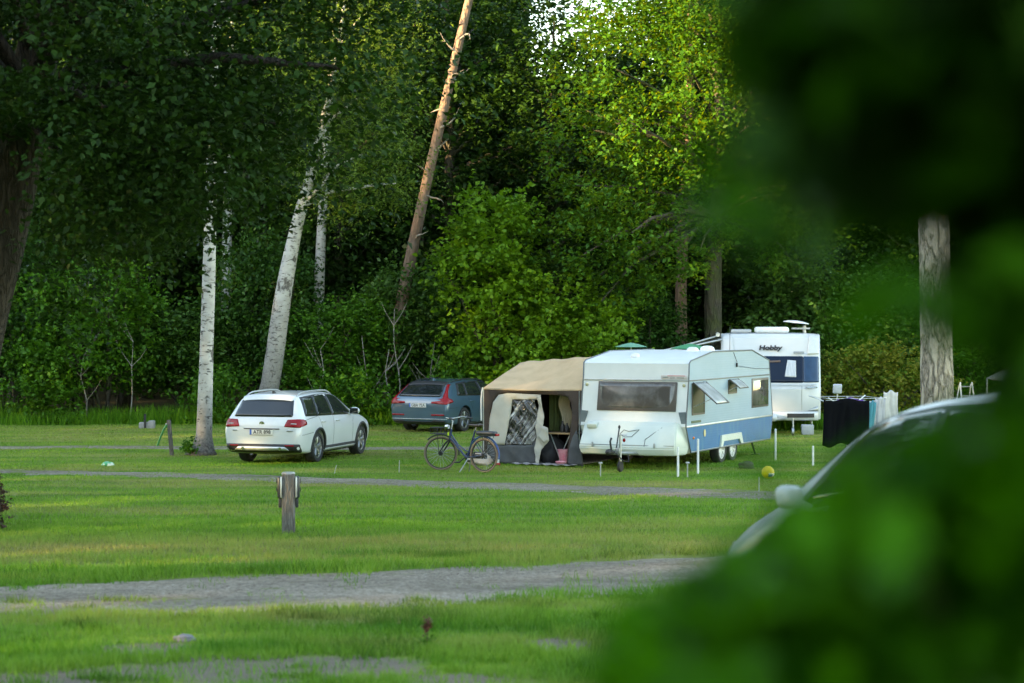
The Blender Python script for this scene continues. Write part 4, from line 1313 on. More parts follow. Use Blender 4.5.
# ---- blue-grey estate
stB = [(0.00, 0.40, 0.66, 0.74, 0.70, 0.75, 0.72, 0.64),
       (0.03, 0.30, 0.78, 0.88, 0.80, 0.85, 0.80, 0.72),
       (0.09, 0.25, 0.90, 0.99, 0.84, 0.90, 0.84, 0.72),
       (0.24, 0.22, 0.94, 1.10, 0.865, 0.92, 0.87, 0.70),
       (0.45, 0.20, 0.95, 1.26, 0.875, 0.925, 0.885, 0.66),
       (0.62, 0.19, 0.95, 1.365, 0.88, 0.925, 0.89, 0.64),
       (1.10, 0.19, 0.95, 1.40, 0.88, 0.925, 0.89, 0.645),
       (1.70, 0.19, 0.94, 1.425, 0.88, 0.925, 0.89, 0.65),
       (2.30, 0.19, 0.925, 1.41, 0.88, 0.925, 0.89, 0.645),
       (2.75, 0.19, 0.915, 1.34, 0.88, 0.92, 0.885, 0.64),
       (3.15, 0.19, 0.90, 1.16, 0.88, 0.92, 0.88, 0.68),
       (3.50, 0.19, 0.885, 0.985, 0.875, 0.915, 0.865, 0.74),
       (4.00, 0.20, 0.84, 0.91, 0.86, 0.905, 0.84, 0.70),
       (4.45, 0.22, 0.75, 0.82, 0.82, 0.86, 0.78, 0.64),
       (4.70, 0.26, 0.66, 0.71, 0.70, 0.74, 0.68, 0.55),
       (4.77, 0.36, 0.58, 0.62, 0.55, 0.58, 0.55, 0.45)]
winB = [[(0.72, 1.02), (1.12, 1.005), (1.25, 1.31), (0.98, 1.29)], [(1.20, 1.0), (2.02, 0.975), (2.02, 1.345), (1.33, 1.325)], [(2.12, 0.97), (3.16, 0.95), (3.15, 0.97), (2.68, 1.27), (2.4, 1.335), (2.12, 1.345)]]
trimB = [(0.64, 0.995), (3.30, 0.925), (3.28, 0.95), (2.74, 1.295), (2.42, 1.36), (1.6, 1.37), (0.92, 1.325)]
gapsB = [((2.07, 0.24), (2.07, 0.96)), ((1.16, 0.98), (1.45, 0.62)), ((3.25, 0.3), (3.25, 0.85)), ((0.06, 0.66), (0.6, 0.68))]
yawB = 27.0
pB = at(434, 430.5)
hB = Vector((math.sin(R(yawB)), math.cos(R(yawB)), 0))
o1 = Vector((pB.x, pB.y, 0)) - hB * 0.9
o1.z = terrain(o1.x, o1.y)
carB, bB = car_common('estate_car', 'blue-grey estate car with tall red tail lights parked at the forest edge behind the bicycle', o1, R(90 - yawB), stB, PT_blue, 1.02, 3.89, 0.335, 0.79,
                      winB, trimB, gapsB, [(1.40, 0.83), (2.28, 0.82)], [[(1.42, 0.19), (3.48, 0.19), (3.48, 0.27), (1.42, 0.27)]], None, None)
patch(bB, [(-.66, .975), (.66, .975), (.56, 1.30), (-.56, 1.30)], '-x', 0.005, 0.06, 0.02, rad=0.05).build('rear_window', M_tint, carB, 180)
for s in (1, -1):
    L = patch(bB, [(s * .40, .80), (s * .86, .77), (s * .885, .90), (s * .82, .955), (s * .715, 1.12), (s * .635, 1.295), (s * .595, 1.295), (s * .668, 1.11), (s * .715, .955), (s * .67, .87), (s * .42, .845)], '-x', 0.012, 0.03, 0.03)
    L2 = patch(bB, [(0.05, .78), (0.34, .84), (0.30, .90), (0.15, .94), (0.06, .92)], '+y' if s > 0 else '-y', 0.011, 0.035, 0.03)
    L.add(L2.v, L2.f); L.build('tail_light', M_red, carB, 180)
    patch(bB, [(s * .42, .47), (s * .80, .47), (s * .80, .51), (s * .42, .51)], '-x', 0.012, 0.05, 0.02, rad=.012).build('reflector', M_red, carB, 180)
plate(carB, bB, 0, .745, 'GBA 72A')
patch(bB, [(-.82, .24), (.82, .24), (.84, .34), (.5, .36), (.4, .32), (-.4, .32), (-.5, .36), (-.84, .34)], '-x', 0.012, 0.06, 0.04).build('lower_bumper', M_black, carB, 180)
patch(bB, [(-.84, .375), (.84, .375), (.84, .39), (-.84, .39)], '-x', 0.014, 0.06, 0.02).build('bumper_trim', M_alu, carB, 180)
text_mesh('tailgate_lettering', '—————', 0.07, M_alu, carB, Matrix.Translation((0.0, 0, .90)) @ Matrix.Rotation(-PI / 2, 4, 'Z') @ Matrix.Rotation(PI / 2, 4, 'X'), 0.004) if False else None
patch(bB, [(.50, -.56), (.68, -.60), (.68, .60), (.50, .56)], '+z', 0.022, 0.06, 0.04, rad=.03).build('roof_spoiler', M_black, carB, 180)
for s in (1, -1):
    pts = []
    for i in range(12):
        x = 0.8 + 1.9 * i / 11
        h = bB.ray_cast(Vector((x, s * .58, 4)), Vector((0, 0, -1)))[0]
        pts.append((x, s * .58, h.z + 0.03 * min(1, min(i, 11 - i) / 1.5)))
    r_ = MB(); r_.tube(pts, 0.015, 8); r_.build('roof_rail', M_black, carB, 60)
    mirror_part(PT_blue, carB, 3.02, s * 1.03, 1.0, s)
an = MB(); an.prism([(.85, 1.38), (1.03, 1.38), (.9, 1.455), (.86, 1.455)], -.018, .018); an.build('roof_antenna', PT_blue, carB)
patch(bB, [(2.85, -.58), (3.42, -.74), (3.42, .74), (2.85, .58)], '+z', 0.005, 0.07, 0.02, rad=.06).build('windscreen', M_glass, carB, 180)

# ---- silver hatchback close by, behind the leaves
stC = [(0.00, 0.40, 0.64, 0.72, 0.66, 0.70, 0.68, 0.60),
       (0.05, 0.30, 0.80, 0.96, 0.78, 0.83, 0.78, 0.66),
       (0.18, 0.25, 0.93, 1.14, 0.83, 0.88, 0.83, 0.66),
       (0.36, 0.22, 0.965, 1.36, 0.85, 0.895, 0.855, 0.63),
       (0.55, 0.21, 0.97, 1.455, 0.86, 0.90, 0.865, 0.64),
       (1.00, 0.20, 0.965, 1.495, 0.86, 0.90, 0.87, 0.66),
       (1.60, 0.20, 0.955, 1.51, 0.86, 0.90, 0.87, 0.66),
       (2.10, 0.20, 0.945, 1.475, 0.86, 0.90, 0.868, 0.65),
       (2.50, 0.20, 0.935, 1.37, 0.86, 0.895, 0.862, 0.66),
       (2.85, 0.20, 0.925, 1.20, 0.86, 0.895, 0.855, 0.69),
       (3.18, 0.20, 0.91, 1.035, 0.855, 0.89, 0.845, 0.73),
       (3.60, 0.21, 0.85, 0.955, 0.84, 0.88, 0.81, 0.68),
       (3.95, 0.22, 0.75, 0.855, 0.79, 0.84, 0.75, 0.61),
       (4.15, 0.26, 0.64, 0.72, 0.66, 0.71, 0.64, 0.52),
       (4.23, 0.34, 0.54, 0.58, 0.5, 0.54, 0.5, 0.42)]
winC = [[(0.62, 1.04), (1.30, 1.01), (1.30, 1.40), (0.80, 1.37)], [(1.38, 1.01), (2.72, 0.97), (2.70, 1.0), (2.22, 1.36), (1.95, 1.415), (1.38, 1.415)]]
trimC = [(0.55, 1.01), (2.86, 0.945), (2.84, 0.98), (2.28, 1.385), (1.98, 1.44), (1.4, 1.445), (0.72, 1.40)]
CARC_A = R(180 - 69)
hC = Vector((math.cos(CARC_A), math.sin(CARC_A), 0)); lC = Vector((-hC.y, hC.x, 0))
mir = Vector(((799 - 512) / F * 12.0, 12.0, 0))
o2 = mir - hC * 2.6 - lC * 1.0
zr = terrain(*(o2 + hC * 0.78).xy); zf = terrain(*(o2 + hC * 3.36).xy)
pitchC = math.atan2(zf - zr, 2.58)
o2.z = zr - 0.78 * (zf - zr) / 2.58 - 0.03
carC, bC = car_common('hatchback_car', 'silver-grey car parked close by and half hidden behind the blurred leaves', o2, CARC_A, stC, PT_silver, 0.78, 3.36, 0.32, 0.75,
                      winC, trimC, [((1.34, .24), (1.34, .98)), ((2.78, .3), (2.78, .9))], [(1.0, .88), (1.55, .87)], [[(1.15, .2), (2.98, .2), (2.98, .29), (1.15, .29)]], None, None)
carC.rotation_euler = (0, -pitchC, CARC_A)
patch(bC, [(2.16, -.60), (3.0, -.74), (3.0, .74), (2.16, .60)], '+z', 0.005, 0.07, 0.02, rad=.06).build('windscreen', M_glass, carC, 180)
patch(bC, [(-.62, 1.02), (.62, 1.02), (.54, 1.38), (-.54, 1.38)], '-x', 0.005, 0.06, 0.02, rad=.05).build('rear_window', M_tint, carC, 180)
for s in (1, -1):
    mirror_part(PT_silver, carC, 2.60, s * 1.0, 1.02, s, .72, False)
    patch(bC, [(3.72, .66), (4.08, .58), (4.06, .70), (3.78, .80)], '+y' if s > 0 else '-y', 0.008, 0.05, 0.02, rad=.02).build('headlight', M_clearlens, carC, 180)
    patch(bC, [(s * .5, .80), (s * .82, .78), (s * .8, 1.0), (s * .7, 1.02)], '-x', 0.010, 0.04, 0.03, rad=.02).build('tail_light', M_red, carC, 180)
# ================================================================ caravans, awning
PT_cwhite = pmat('caravan_white', (0.64, 0.655, 0.645), 0.42, col2=(0.57, 0.59, 0.58), scale=1.5)
PT_cgel = pmat('locker_fibreglass', (0.57, 0.615, 0.57), 0.4, col2=(0.50, 0.545, 0.50), scale=1.2)
M_acryl = pmat('tinted_acrylic', (0.05, 0.045, 0.04), 0.06, col2=(0.12, 0.11, 0.10), scale=2.5, spec=0.7)
M_frame = pmat('brown_window_frame', (0.075, 0.06, 0.05), 0.5)

def ribbed(name, col, col2, wave=38.0, grime=None):
    """painted aluminium sheet with fine horizontal ribs"""
    m, nt, out = new_mat(name)
    tc = N(nt, 'ShaderNodeTexCoord')
    wv = N(nt, 'ShaderNodeTexWave', wave_type='BANDS', bands_direction='Z', inputs={'Scale': wave / 6.0, 'Distortion': 0.0})
    nt.links.new(tc.outputs['Object'], wv.inputs[0])
    f = noise_fac(nt, 1.3, 'Object', 0.35, 0.65, stretch=(1, 1, 2.2))
    c = mix_col(nt, f, col, col2)
    if grime:
        g = noise_fac(nt, 2.0, 'Object', 0.5, 0.75, stretch=(2.5, 1, .5))
        c = mix_col(nt, g, c, grime)
    p = N(nt, 'ShaderNodeBsdfPrincipled', inputs={'Roughness': 0.5, 'Specular IOR Level': 0.3})
    nt.links.new(c, p.inputs['Base Color'])
    bn = N(nt, 'ShaderNodeBump', inputs={'Strength': 0.07, 'Distance': 0.01}); nt.links.new(wv.outputs[1], bn.inputs['Height'])
    nt.links.new(bn.outputs[0], p.inputs['Normal'])
    nt.links.new(p.outputs[0], out.inputs[0])
    return m
M_ribshade = ribbed('ribbed_white_shaded', (0.27, 0.365, 0.44), (0.24, 0.335, 0.405))  # shade of the side is put into the white sheet's colour as blue-grey
M_ribblue = ribbed('ribbed_blue_sheet', (0.008, 0.13, 0.30), (0.006, 0.11, 0.26), grime=(0.03, 0.16, 0.27))

M_dkstrip = pmat('weathered_trim', (0.13, 0.145, 0.155), 0.5, .3)
CYAW = math.atan2(-math.cos(R(25)), -math.sin(R(25)))
ch = Vector((math.cos(CYAW), math.sin(CYAW), 0)); cl = Vector((-ch.y, ch.x, 0))
c0 = Vector((2.518, 40.785, 0)); c0.z = terrain(c0.x, c0.y)
CW = 1.15
cav = thing('caravan', 'old white caravan with a ribbed side tinted with blue-grey shade and awning attached, drawbar to the front', 'caravan', c0, CYAW)
# profile in (x forward, z); the front is x about 0
prof = [(-.12, .34), (.17, .87), (.0, 1.80), (-.03, 2.14), (-.12, 2.19), (-1.45, 2.36), (-4.05, 2.36), (-5.26, 2.12), (-5.52, .87), (-5.35, .34)]
b_ = MB(); b_.prism(prof, -CW, CW); b_.build('body', PT_cwhite, cav, 30)
# side skins (left is the visible side)
def side_y(s, off): return s * (CW + off)
for s in (1, -1):
    sk = MB(); sk.prism([(.15, .89), (.0, 1.78), (-5.33, 1.78), (-5.51, .89)], side_y(s, 0.0), side_y(s, .008)); sk.build('side_panel', M_ribshade, cav, 30)
    sk = MB(); sk.prism([(-.01, 1.81), (-.04, 2.14), (-.12, 2.18), (-1.45, 2.345), (-4.05, 2.345), (-5.25, 2.11), (-5.32, 1.81)], side_y(s, 0.0), side_y(s, .006)); sk.build('side_panel', M_ribshade, cav, 30)
    sk = MB(); sk.prism([(.15, .85), (-5.5, .85), (-5.34, .36), (-.12, .36)], side_y(s, 0.0), side_y(s, .010)); sk.build('side_skirt', M_ribblue, cav, 30)
    t = MB(); t.box((-2.68, side_y(s, .008), .87), (5.64, .02, .035), bevel=.006); t.build('belt_strip', M_alu, cav)
    t = MB(); t.box((-2.67, side_y(s, .008), 1.795), (5.30, .02, .030), bevel=.006); t.build('waist_strip', M_dkstrip, cav)
    t = MB(); t.tube([(x, side_y(s, .004), z + .004) for x, z in prof[1:9]], .016, 8); t.build('edge_strip', M_dkstrip, cav, 60)
    t = MB(); t.tube([(x, side_y(s, .004), z) for x, z in [prof[8], prof[9], prof[0], prof[1]]], .014, 8); t.build('lower_edge_strip', M_dkstrip, cav, 60)
    # wheel box
    wbx = MB(); wbx.prism([(-1.86, .36), (-1.92, .60), (-3.2, .60), (-3.34, .36), (-3.2, .36), (-3.08, .47), (-2.06, .47), (-1.98, .36)], side_y(s, .0), side_y(s, .05)); wbx.build('wheel_box', PT_cgel, cav, 30)
    for x in (-2.12, -2.83):
        wheel('wheel', cav, (x, s * 1.04, .30), .30, .19, s, 8, M_white)
    for x in (-4.6,):
        t = MB(); t.tube([(x, s * .95, .36), (x - .25, s * .97, .03)], .025, 6); t.box((x - .27, s * .97, .015), (.16, .16, .03), bevel=.005); t.build('corner_steady', M_black, cav)
def fr_x(z):  # front surface
    return float(np.interp(z, [.34, .87, 1.80, 2.2], [-.12, .17, .0, -.03]))
def side_window(name, x0, x1, z0, z1, open_ang=0.0):
    s = 1
    y = side_y(s, .010)
    if not open_ang:
        f = MB(); f.box(((x0 + x1) / 2, y, (z0 + z1) / 2), (abs(x1 - x0), .024, z1 - z0), bevel=.01)
        o = f.build(name, M_frame, cav)
        p = MB(); p.box(((x0 + x1) / 2, y + .013, (z0 + z1) / 2), (abs(x1 - x0) - .09, .014, z1 - z0 - .09), bevel=.006); p.build('pane', M_acryl, o)
        return o
    # opening with frame, dark inside and a raised flap
    f = MB()
    w = .035
    f.box(((x0 + x1) / 2, y, z1 - w / 2), (abs(x1 - x0), .03, w)); f.box(((x0 + x1) / 2, y, z0 + w / 2), (abs(x1 - x0), .03, w))
    f.box((x0 - w / 2, y, (z0 + z1) / 2), (w, .03, z1 - z0 - 2 * w)); f.box((x1 + w / 2, y, (z0 + z1) / 2), (w, .03, z1 - z0 - 2 * w))
    o = f.build(name, M_frame, cav)
    d = MB(); d.box(((x0 + x1) / 2, y - .002, (z0 + z1) / 2), (abs(x1 - x0) - 2 * w, .012, z1 - z0 - 2 * w)); d.build('opening', pmat('dark_interior', (.008, .03, .010), .4, spec=.25), o)
    L = z1 - z0
    fl = MB()
    ca, sa = math.cos(open_ang), math.sin(open_ang)
    def q(u, v, th): return (x0 + (x1 - x0) * u, y + .02 + sa * L * v + ca * th, z1 - ca * L * v + sa * th)
    fl.grid(lambda u, v: q(u, v, 0.012 + .02 * math.sin(PI * v)), 6, 6, .012)
    fo = fl.build('window_flap', glass_mat('clear_acrylic', (.60, .61, .62), .35, .2), o, 180)
    fb = MB(); fb.tube([q(0, 0, .02), q(0, 1, .02), q(1, 1, .02), q(1, 0, .02)], .014, 6); fb.build('flap_edge', M_frame, fo)
    st = MB(); st.tube([q(.05, .75, 0), (x0 + (x1 - x0) * .05, y + .01, z1 - L * .75)], .008, 5); st.build('stay', M_steel, fo)
    return o
side_window('window', -.16, -.92, 1.09, 1.74, R(50))
side_window('window', -2.42, -2.98, 1.45, 1.745, R(52))
side_window('window', -4.02, -5.20, 1.09, 1.735)
# front: big window, marker lamps, vents, badge strip
fz0, fz1 = 1.19, 1.75
sl_ = math.atan2(.17, .93)
Rf = Matrix.Rotation(-sl_, 4, 'Y')
xm = fr_x(1.47)
f = MB(); f.box((xm + .012, .06, 1.47), (.035, 1.72, .60), Rf, .012); fw = f.build('front_window', M_frame, cav)
p = MB(); p.grid(lambda u, v: (xm + .028 + .03 * math.sin(PI * u) * math.sin(PI * v) - (v - .5) * .5 * math.tan(sl_), .06 + (u - .5) * 1.65, 1.47 + (v - .5) * .53), 12, 8, .012)
p.build('pane', pmat('front_acrylic', (0.075, 0.065, 0.058), 0.1, col2=(0.20, 0.19, 0.18), scale=1.6, spec=0.7, lo=.42, hi=.7), fw, 180)
for s in (1, -1):
    m = MB(); m.ball((fr_x(1.70) + .012, s * 1.06, 1.70), (.025, .035, .035)); m.build('marker_lamp', pmat('marker_lens', (.45, .42, .25), .3), cav)
    v = MB(); v.prism([(s * .99, 1.16), (s * 1.135, 1.17), (s * 1.14, .93), (s * 1.05, .93)], fr_x(1.05) - .02, fr_x(1.05) + .022, 'yz'); v.build('corner_vent', pmat('dark_grey_grille', (.13, .16, .17), .5), cav)
t = MB(); t.box((.006, 0, 1.80), (.03, 2.28, .03), bevel=.006); t.build('front_strip', M_alu, cav)
t = MB(); t.box((.012, .84, 1.865), (.012, .56, .085), bevel=.004); bs = t.build('name_strip', pmat('name_strip', (.62, .55, .54), .5), cav)
for (y0, y1, z0, z1, mt) in ((.70, 1.08, 1.885, 1.90, pmat('faded_red', (.55, .2, .2), .5)), (.60, .72, 1.845, 1.875, M_steel), (.76, .86, 1.84, 1.865, M_steel), (.90, 1.06, 1.84, 1.865, M_steel)):
    q = MB(); q.box((.0195, (y0 + y1) / 2, (z0 + z1) / 2), (.004, y1 - y0, z1 - z0)); q.build('faded_mark', mt, bs)
# gas locker in faceted fibreglass
lk = MB()
z0, z1, z2 = .30, .44, .92
top = [(.15, -1.10), (.15, 1.08)]
ring0 = [(-.05, -1.12, z0), (.42, -1.02, z0), (.50, -.6, z0), (.50, .62, z0), (.40, 1.0, z0), (-.05, 1.10, z0)]
ring1 = [(-.05, -1.16, z1), (.46, -1.06, z1), (.56, -.6, z1), (.56, .60, z1), (.45, 1.03, z1), (-.05, 1.14, z1)]
ring2 = [(.0, -1.08, z2 - .04), (.30, -1.0, z2 - .04), (.36, -.62, z2 - .03), (.36, .66, z2 - .03), (.32, 1.0, z2 - .04), (.0, 1.10, z2 - .04)]
ring3 = [(.0, -1.04, z2 + .03), (.24, -.94, z2 + .04), (.26, -.6, z2 + .045), (.26, .66, z2 + .045), (.24, .94, z2 + .04), (.0, 1.06, z2 + .03)]
vs = ring0 + ring1 + ring2 + ring3
fs = [tuple(range(6)), tuple(18 + k for k in reversed(range(6)))]
for a in range(3):
    for k in range(6):
        k2 = (k + 1) % 6
        fs.append((a * 6 + k, a * 6 + k2, (a + 1) * 6 + k2, (a + 1) * 6 + k))
lk.add(vs, fs)
lo_ = lk.build('gas_locker', PT_cgel, cav, False)
bm = bmesh.new(); bm.from_mesh(lo_.data); bmesh.ops.bevel(bm, geom=list(bm.edges), offset=.022, segments=3, affect='EDGES'); bm.to_mesh(lo_.data); bm.free()
lo_.data.polygons.foreach_set('use_smooth', [True] * len(lo_.data.polygons)); lo_.data.set_sharp_from_angle(angle=R(40))
def on_locker(y, z, d=.006):
    x = float(np.interp(z, [z1, z2 - .03], [.56, .36])) + d
    if y > .62: x -= (y - .62) * .22
    return (x, y, z)
M_seam = pmat('locker_seam', (.20, .22, .21), .6)
for pts in ([(.40, .48), (.40, .62), (.72, .86)], ):
    t = MB(); t.tube([on_locker(y, z) for y, z in pts], .009, 6); t.build('lid_seam', M_seam, lo_)
t = MB(); t.tube([on_locker(y, z) for y, z in [(-1.0, .50), (-.3, .5), (.4, .5), (1.0, .50)]], .007, 6); t.build('lid_seam', M_seam, lo_)
em = [(-.16, .72), (-.09, .80), (.02, .77), (.13, .79), (.24, .81), (.10, .67), (-.04, .66), (-.10, .68)]
t = MB(); t.tube([on_locker(y, z, .004) for y, z in em + em[:1]], .008, 6); t.build('embossed_emblem', M_seam, lo_)
t = MB(); t.box((.35, -.80, .88), (.12, .22, .10), Matrix.Rotation(.4, 4, 'Y'), .02); t.build('locker_latch', PT_cgel, lo_)
for y in (-.72, .62):
    t = MB(); t.box(on_locker(y, .50, .015), (.03, .035, .10), bevel=.006); t.build('locker_clip', M_steel, lo_)
# drawbar, coupling, jockey wheel, brake lever
d = MB(); d.tube([(.0, .45, .30), (.9, .06, .36), (1.25, 0, .38)], .035, 8); d.tube([(.0, -.45, .30), (.9, -.06, .36), (1.2, 0, .38)], .035, 8)
d.tube([(-5.2, .5, .30), (.0, .45, .30)], .035, 6); d.tube([(-5.2, -.5, .30), (.0, -.45, .30)], .035, 6); d.tube([(-2.12, -.9, .3), (-2.12, .9, .3)], .04, 6); d.tube([(-2.83, -.9, .3), (-2.83, .9, .3)], .04, 6)
d.box((-2.6, 0, .325), (5.0, 2.1, .03))
d.build('chassis', M_steel, cav)
k = MB(); k.tube([(1.15, 0, .38), (1.42, 0, .42)], [.04, .055], 10); k.ball((1.46, 0, .41), (.075, .06, .06)); k.tube([(1.3, 0, .44), (1.36, 0, .62), (1.3, 0, .68)], .022, 8); k.build('coupling', M_black, cav)
k = MB(); k.tube([(1.05, .0, .42), (.88, .0, .86)], .016, 8); k.ball((.88, 0, .88), (.025, .025, .04)); k.build('brake_lever', M_black, cav)
k = MB(); k.tube([(1.12, .12, .14), (1.12, .12, .74)], .026, 10); k.tube([(1.12, .12, .74), (1.12, .26, .74)], .01, 6); k.box((1.12, .08, .42), (.1, .08, .12), bevel=.01)
jk = k.build('jockey_stand', M_steel, cav)
k = MB(); k.lathe([(.02, -.03), (.10, -.03), (.11, -.015), (.11, .015), (.10, .03), (.02, .03)], 24, Matrix.Translation((1.12, .12, .11)) @ Matrix.Rotation(PI / 2, 4, 'X')); k.build('jockey_wheel', M_rubber, jk, 40)
k = MB(); k.ball((1.02, .16, .63), (.03, .03, .04)); k.build('red_cap', M_red, cav)
# cable hanging from the coupling
k = MB(); k.tube([(1.2, .05, .38), (1.15, .2, .22), (1.0, .25, .2), (.9, .2, .34)], .012, 6); k.build('cable', M_black, cav)
# side details
k = MB(); k.ball((-.26, side_y(1, .014), .63), (.05, .016, .03)); k.build('side_marker_lamp', M_amber, cav)
k = MB(); k.lathe([(.05, 0), (.06, .012), (.001, .016)], 20, Matrix.Translation((-.92, side_y(1, .010), .70)) @ Matrix.Rotation(-PI / 2, 4, 'X') @ Matrix.Diagonal((1, 1.3, 1, 1))); k.build('round_emblem', pmat('cream_emblem', (.62, .52, .25), .5), cav)
k = MB(); k.box((-.42, side_y(1, .012), .955), (.58, .01, .05), bevel=.004); k.build('vent_grille', pmat('mossy_green_plastic', (.10, .13, .07), .7), cav)
# roof items
for (x, y, r_, h_) in ((-.62, -.25, .10, .09), (-1.9, .55, .13, .10), (-2.4, .70, .16, .12)):
    z = float(np.interp(-x, [.1, 1.45, 4.0], [2.19, 2.36, 2.36]))
    k = MB(); k.lathe([(r_, 0), (r_, .03), (r_ * .9, h_ * .7), (r_ * .55, h_), (.001, h_ * 1.05)], 20, Matrix.Translation((x, y, z - .01))); k.build('roof_vent', M_white, cav, 50)
k = MB(); k.tube([(-2.7, 1.10, 2.34), (-2.72, 1.1, 2.9)], .006, 5); k.build('whip_aerial', M_ink, cav)
k = MB(); k.tube([(-2.75, side_y(1, .02), 2.33), (-2.95, side_y(1, .03), 2.12)], .006, 5); k.box((-2.95, side_y(1, .03), 2.06), (.05, .03, .09), bevel=.008); k.tube([(-2.95, side_y(1, .025), 2.04), (-4.3, side_y(1, .025), 1.95), (-5.3, side_y(1, .02), 1.93)], .004, 5); k.build('lamp_cable', M_ink, cav)
# rear flap hanging off the back corner
k = MB(); k.prism([(-5.50, 1.02), (-5.66, 1.30), (-5.60, .95), (-5.95, .62), (-5.62, .66)], .98, 1.02); k.build('rear_mudflap', pmat('grey_blue_plastic', (.16, .24, .30), .5), cav)

# ---------------------------------------------------------------- awning
def can(name, col, col2, tr=0.15, sc=3.0):
    return pmat(name, col, 0.85, col2=col2, scale=sc, spec=0.15, bump=0.25, bscale=9, transl=tr)
CN_sand = can('sand_canvas', (0.60, 0.425, 0.26), (0.52, 0.365, 0.22), .12)
CN_grey = can('light_grey_canvas', (0.58, 0.55, 0.49), (0.51, 0.485, 0.43), .2)
CN_brown = can('dark_brown_canvas', (0.075, 0.055, 0.048), (0.06, 0.045, 0.04), .05)
CN_skirt = can('dark_grey_skirt', (0.10, 0.105, 0.11), (0.07, 0.072, 0.078), .03)
CN_green = can('green_window_film', (0.13, 0.17, 0.07), (0.10, 0.13, 0.05), .5)
CN_cream = can('cream_curtain', (0.56, 0.50, 0.38), (0.50, 0.44, 0.33), .25)

aw = thing('awning', 'sand-coloured caravan awning with dark brown edges and an open grey front panel', 'awning', c0, CYAW)
YO, YI = -3.45, -1.17   # outer and inner edge, caravan frame
def P_(u, z, off=0.0):
    """point on the front wall: u from the outer corner 0 to the caravan 1"""
    y = YO + (YI - YO) * u
    return (off + .02 * math.sin(u * 9 + z * 2), y, z)
def eave(u): return 1.575 - .02 * math.sin(PI * u) + .0 * u
def roof_pt(u, v):
    # v from the front eave (0) over the ridge (1) to the back (2)
    y = YO + (YI - YO) * u
    rx = -1.9 + .95 * u; rz = 2.10 + .17 * u
    sag = -.05 * math.sin(PI * u) * math.sin(PI * min(v, 1)) + .012 * math.sin(u * 22 + v * 5) * min(v, 1)
    if v <= 1: x, z = .05 + (rx - .05) * v, eave(u) + (rz - eave(u)) * v 
    else: x, z = rx + (-4.2 - rx) * (v - 1), rz + (1.98 + .22 * u - rz) * (v - 1)
    fold = .05 * max(0, 1 - abs(u - (.55 + .42 * v)) / .08) * min(1, max(0, 1 - v)) * v * 3
    fold2 = .03 * max(0, 1 - abs(u - (.60 + .33 * v)) / .05) * min(1, max(0, 1 - v)) * v * 3
    return (x, y, z + sag + fold - fold2)
r_ = MB(); r_.grid(lambda u, v: roof_pt(u, v * 2), 40, 30, .012); r_.build('roof', CN_sand, aw, 180)
# end wall seen from the camp road: border, panel, window, skirt, opening
def wall_piece(name, outline, mat, off, parent=aw, fold=0.0, thick=.008, sp=.07):
    """piece of the front wall given in (u, z)"""
    pl = [(u * (YI - YO), z) for u, z in outline]
    Pq = []
    n = len(pl)
    for i in range(n):
        a = Vector(pl[i]); b = Vector(pl[(i + 1) % n]); k = max(1, int((b - a).length / sp))
        for s in range(k): Pq.append(a.lerp(b, s / k))
    nb = len(Pq); ol = [tuple(q) for q in Pq]
    x = min(q[0] for q in ol) + sp
    while x < max(q[0] for q in ol):
        z = min(q[1] for q in ol) + sp
        while z < max(q[1] for q in ol):
            if inside((x, z), ol) and min((Vector((x, z)) - q).length for q in Pq) > sp * .45: Pq.append(Vector((x, z)))
            z += sp
        x += sp
    res = delaunay_2d_cdt(Pq, [(i, (i + 1) % nb) for i in range(nb)], [], 1, 1e-6)
    pts = []
    for q in res[0]:
        w_ = fold * (mnoise.noise(Vector((q[0] * 6 + q[1] * 4, q[1] * 2.0, off * 50))) + .6 * mnoise.noise(Vector((q[0] * 16 + q[1] * 11, q[1] * 4, 3))))
        pts.append((off + w_ + .02 * math.sin(q[0] * 4), YO + q[0], q[1]))
    n0 = len(pts)
    fs = [tuple(f) for f in res[2]]
    cnt = {}
    for f in fs:
        for i in range(len(f)):
            e = (f[i], f[(i + 1) % len(f)]); cnt.setdefault(tuple(sorted(e)), []).append(e)
    allp = pts + [(p[0] - thick, p[1], p[2]) for p in pts]
    f2 = fs + [tuple(reversed([i + n0 for i in f])) for f in fs]
    for kk, l in cnt.items():
        if len(l) == 1:
            a, b = l[0]; f2.append((b, a, a + n0, b + n0))
    mb = MB(); mb.add(allp, f2)
    return mb.build(name, mat, parent, 180)

wall_piece('front_border', [(-.005, .0), (.045, .0), (.05, .5), (.065, .95), (.10, 1.30), (.16, 1.46), (.25, 1.50), (.60, 1.47), (.78, 1.465), (.86, 1.43), (.895, 1.30), (.905, 1.05), (.885, .7), (.86, .35), (.85, .0), (.89, .0), (.92, .35), (.96, .75), (1.0, 1.1), (1.0, 1.585), (.5, 1.56), (.0, 1.585)], CN_brown, .02)
wall_piece('front_panel', [(.05, .40), (.055, .55), (.07, .95), (.105, 1.29), (.165, 1.45), (.25, 1.49), (.585, 1.465), (.575, 1.36), (.30, 1.36), (.285, 1.05), (.225, .40)], CN_grey, .012, fold=.012)
wn = wall_piece('front_window', [(.30, 1.355), (.525, 1.355), (.565, 1.0), (.56, .60), (.50, .42), (.225, .40), (.255, .75), (.285, 1.05)], None, .0, fold=.06, sp=.035)
m, nt, out = new_mat('crinkled_film_glints')
p = N(nt, 'ShaderNodeBsdfPrincipled', inputs={'Roughness': 0.12, 'Specular IOR Level': 0.9})
cr_ = noise_fac(nt, 5.0, 'Object', 0.48, 0.60, 5, stretch=(1, 3.2, 1.0), offset=(0, 0, 0))
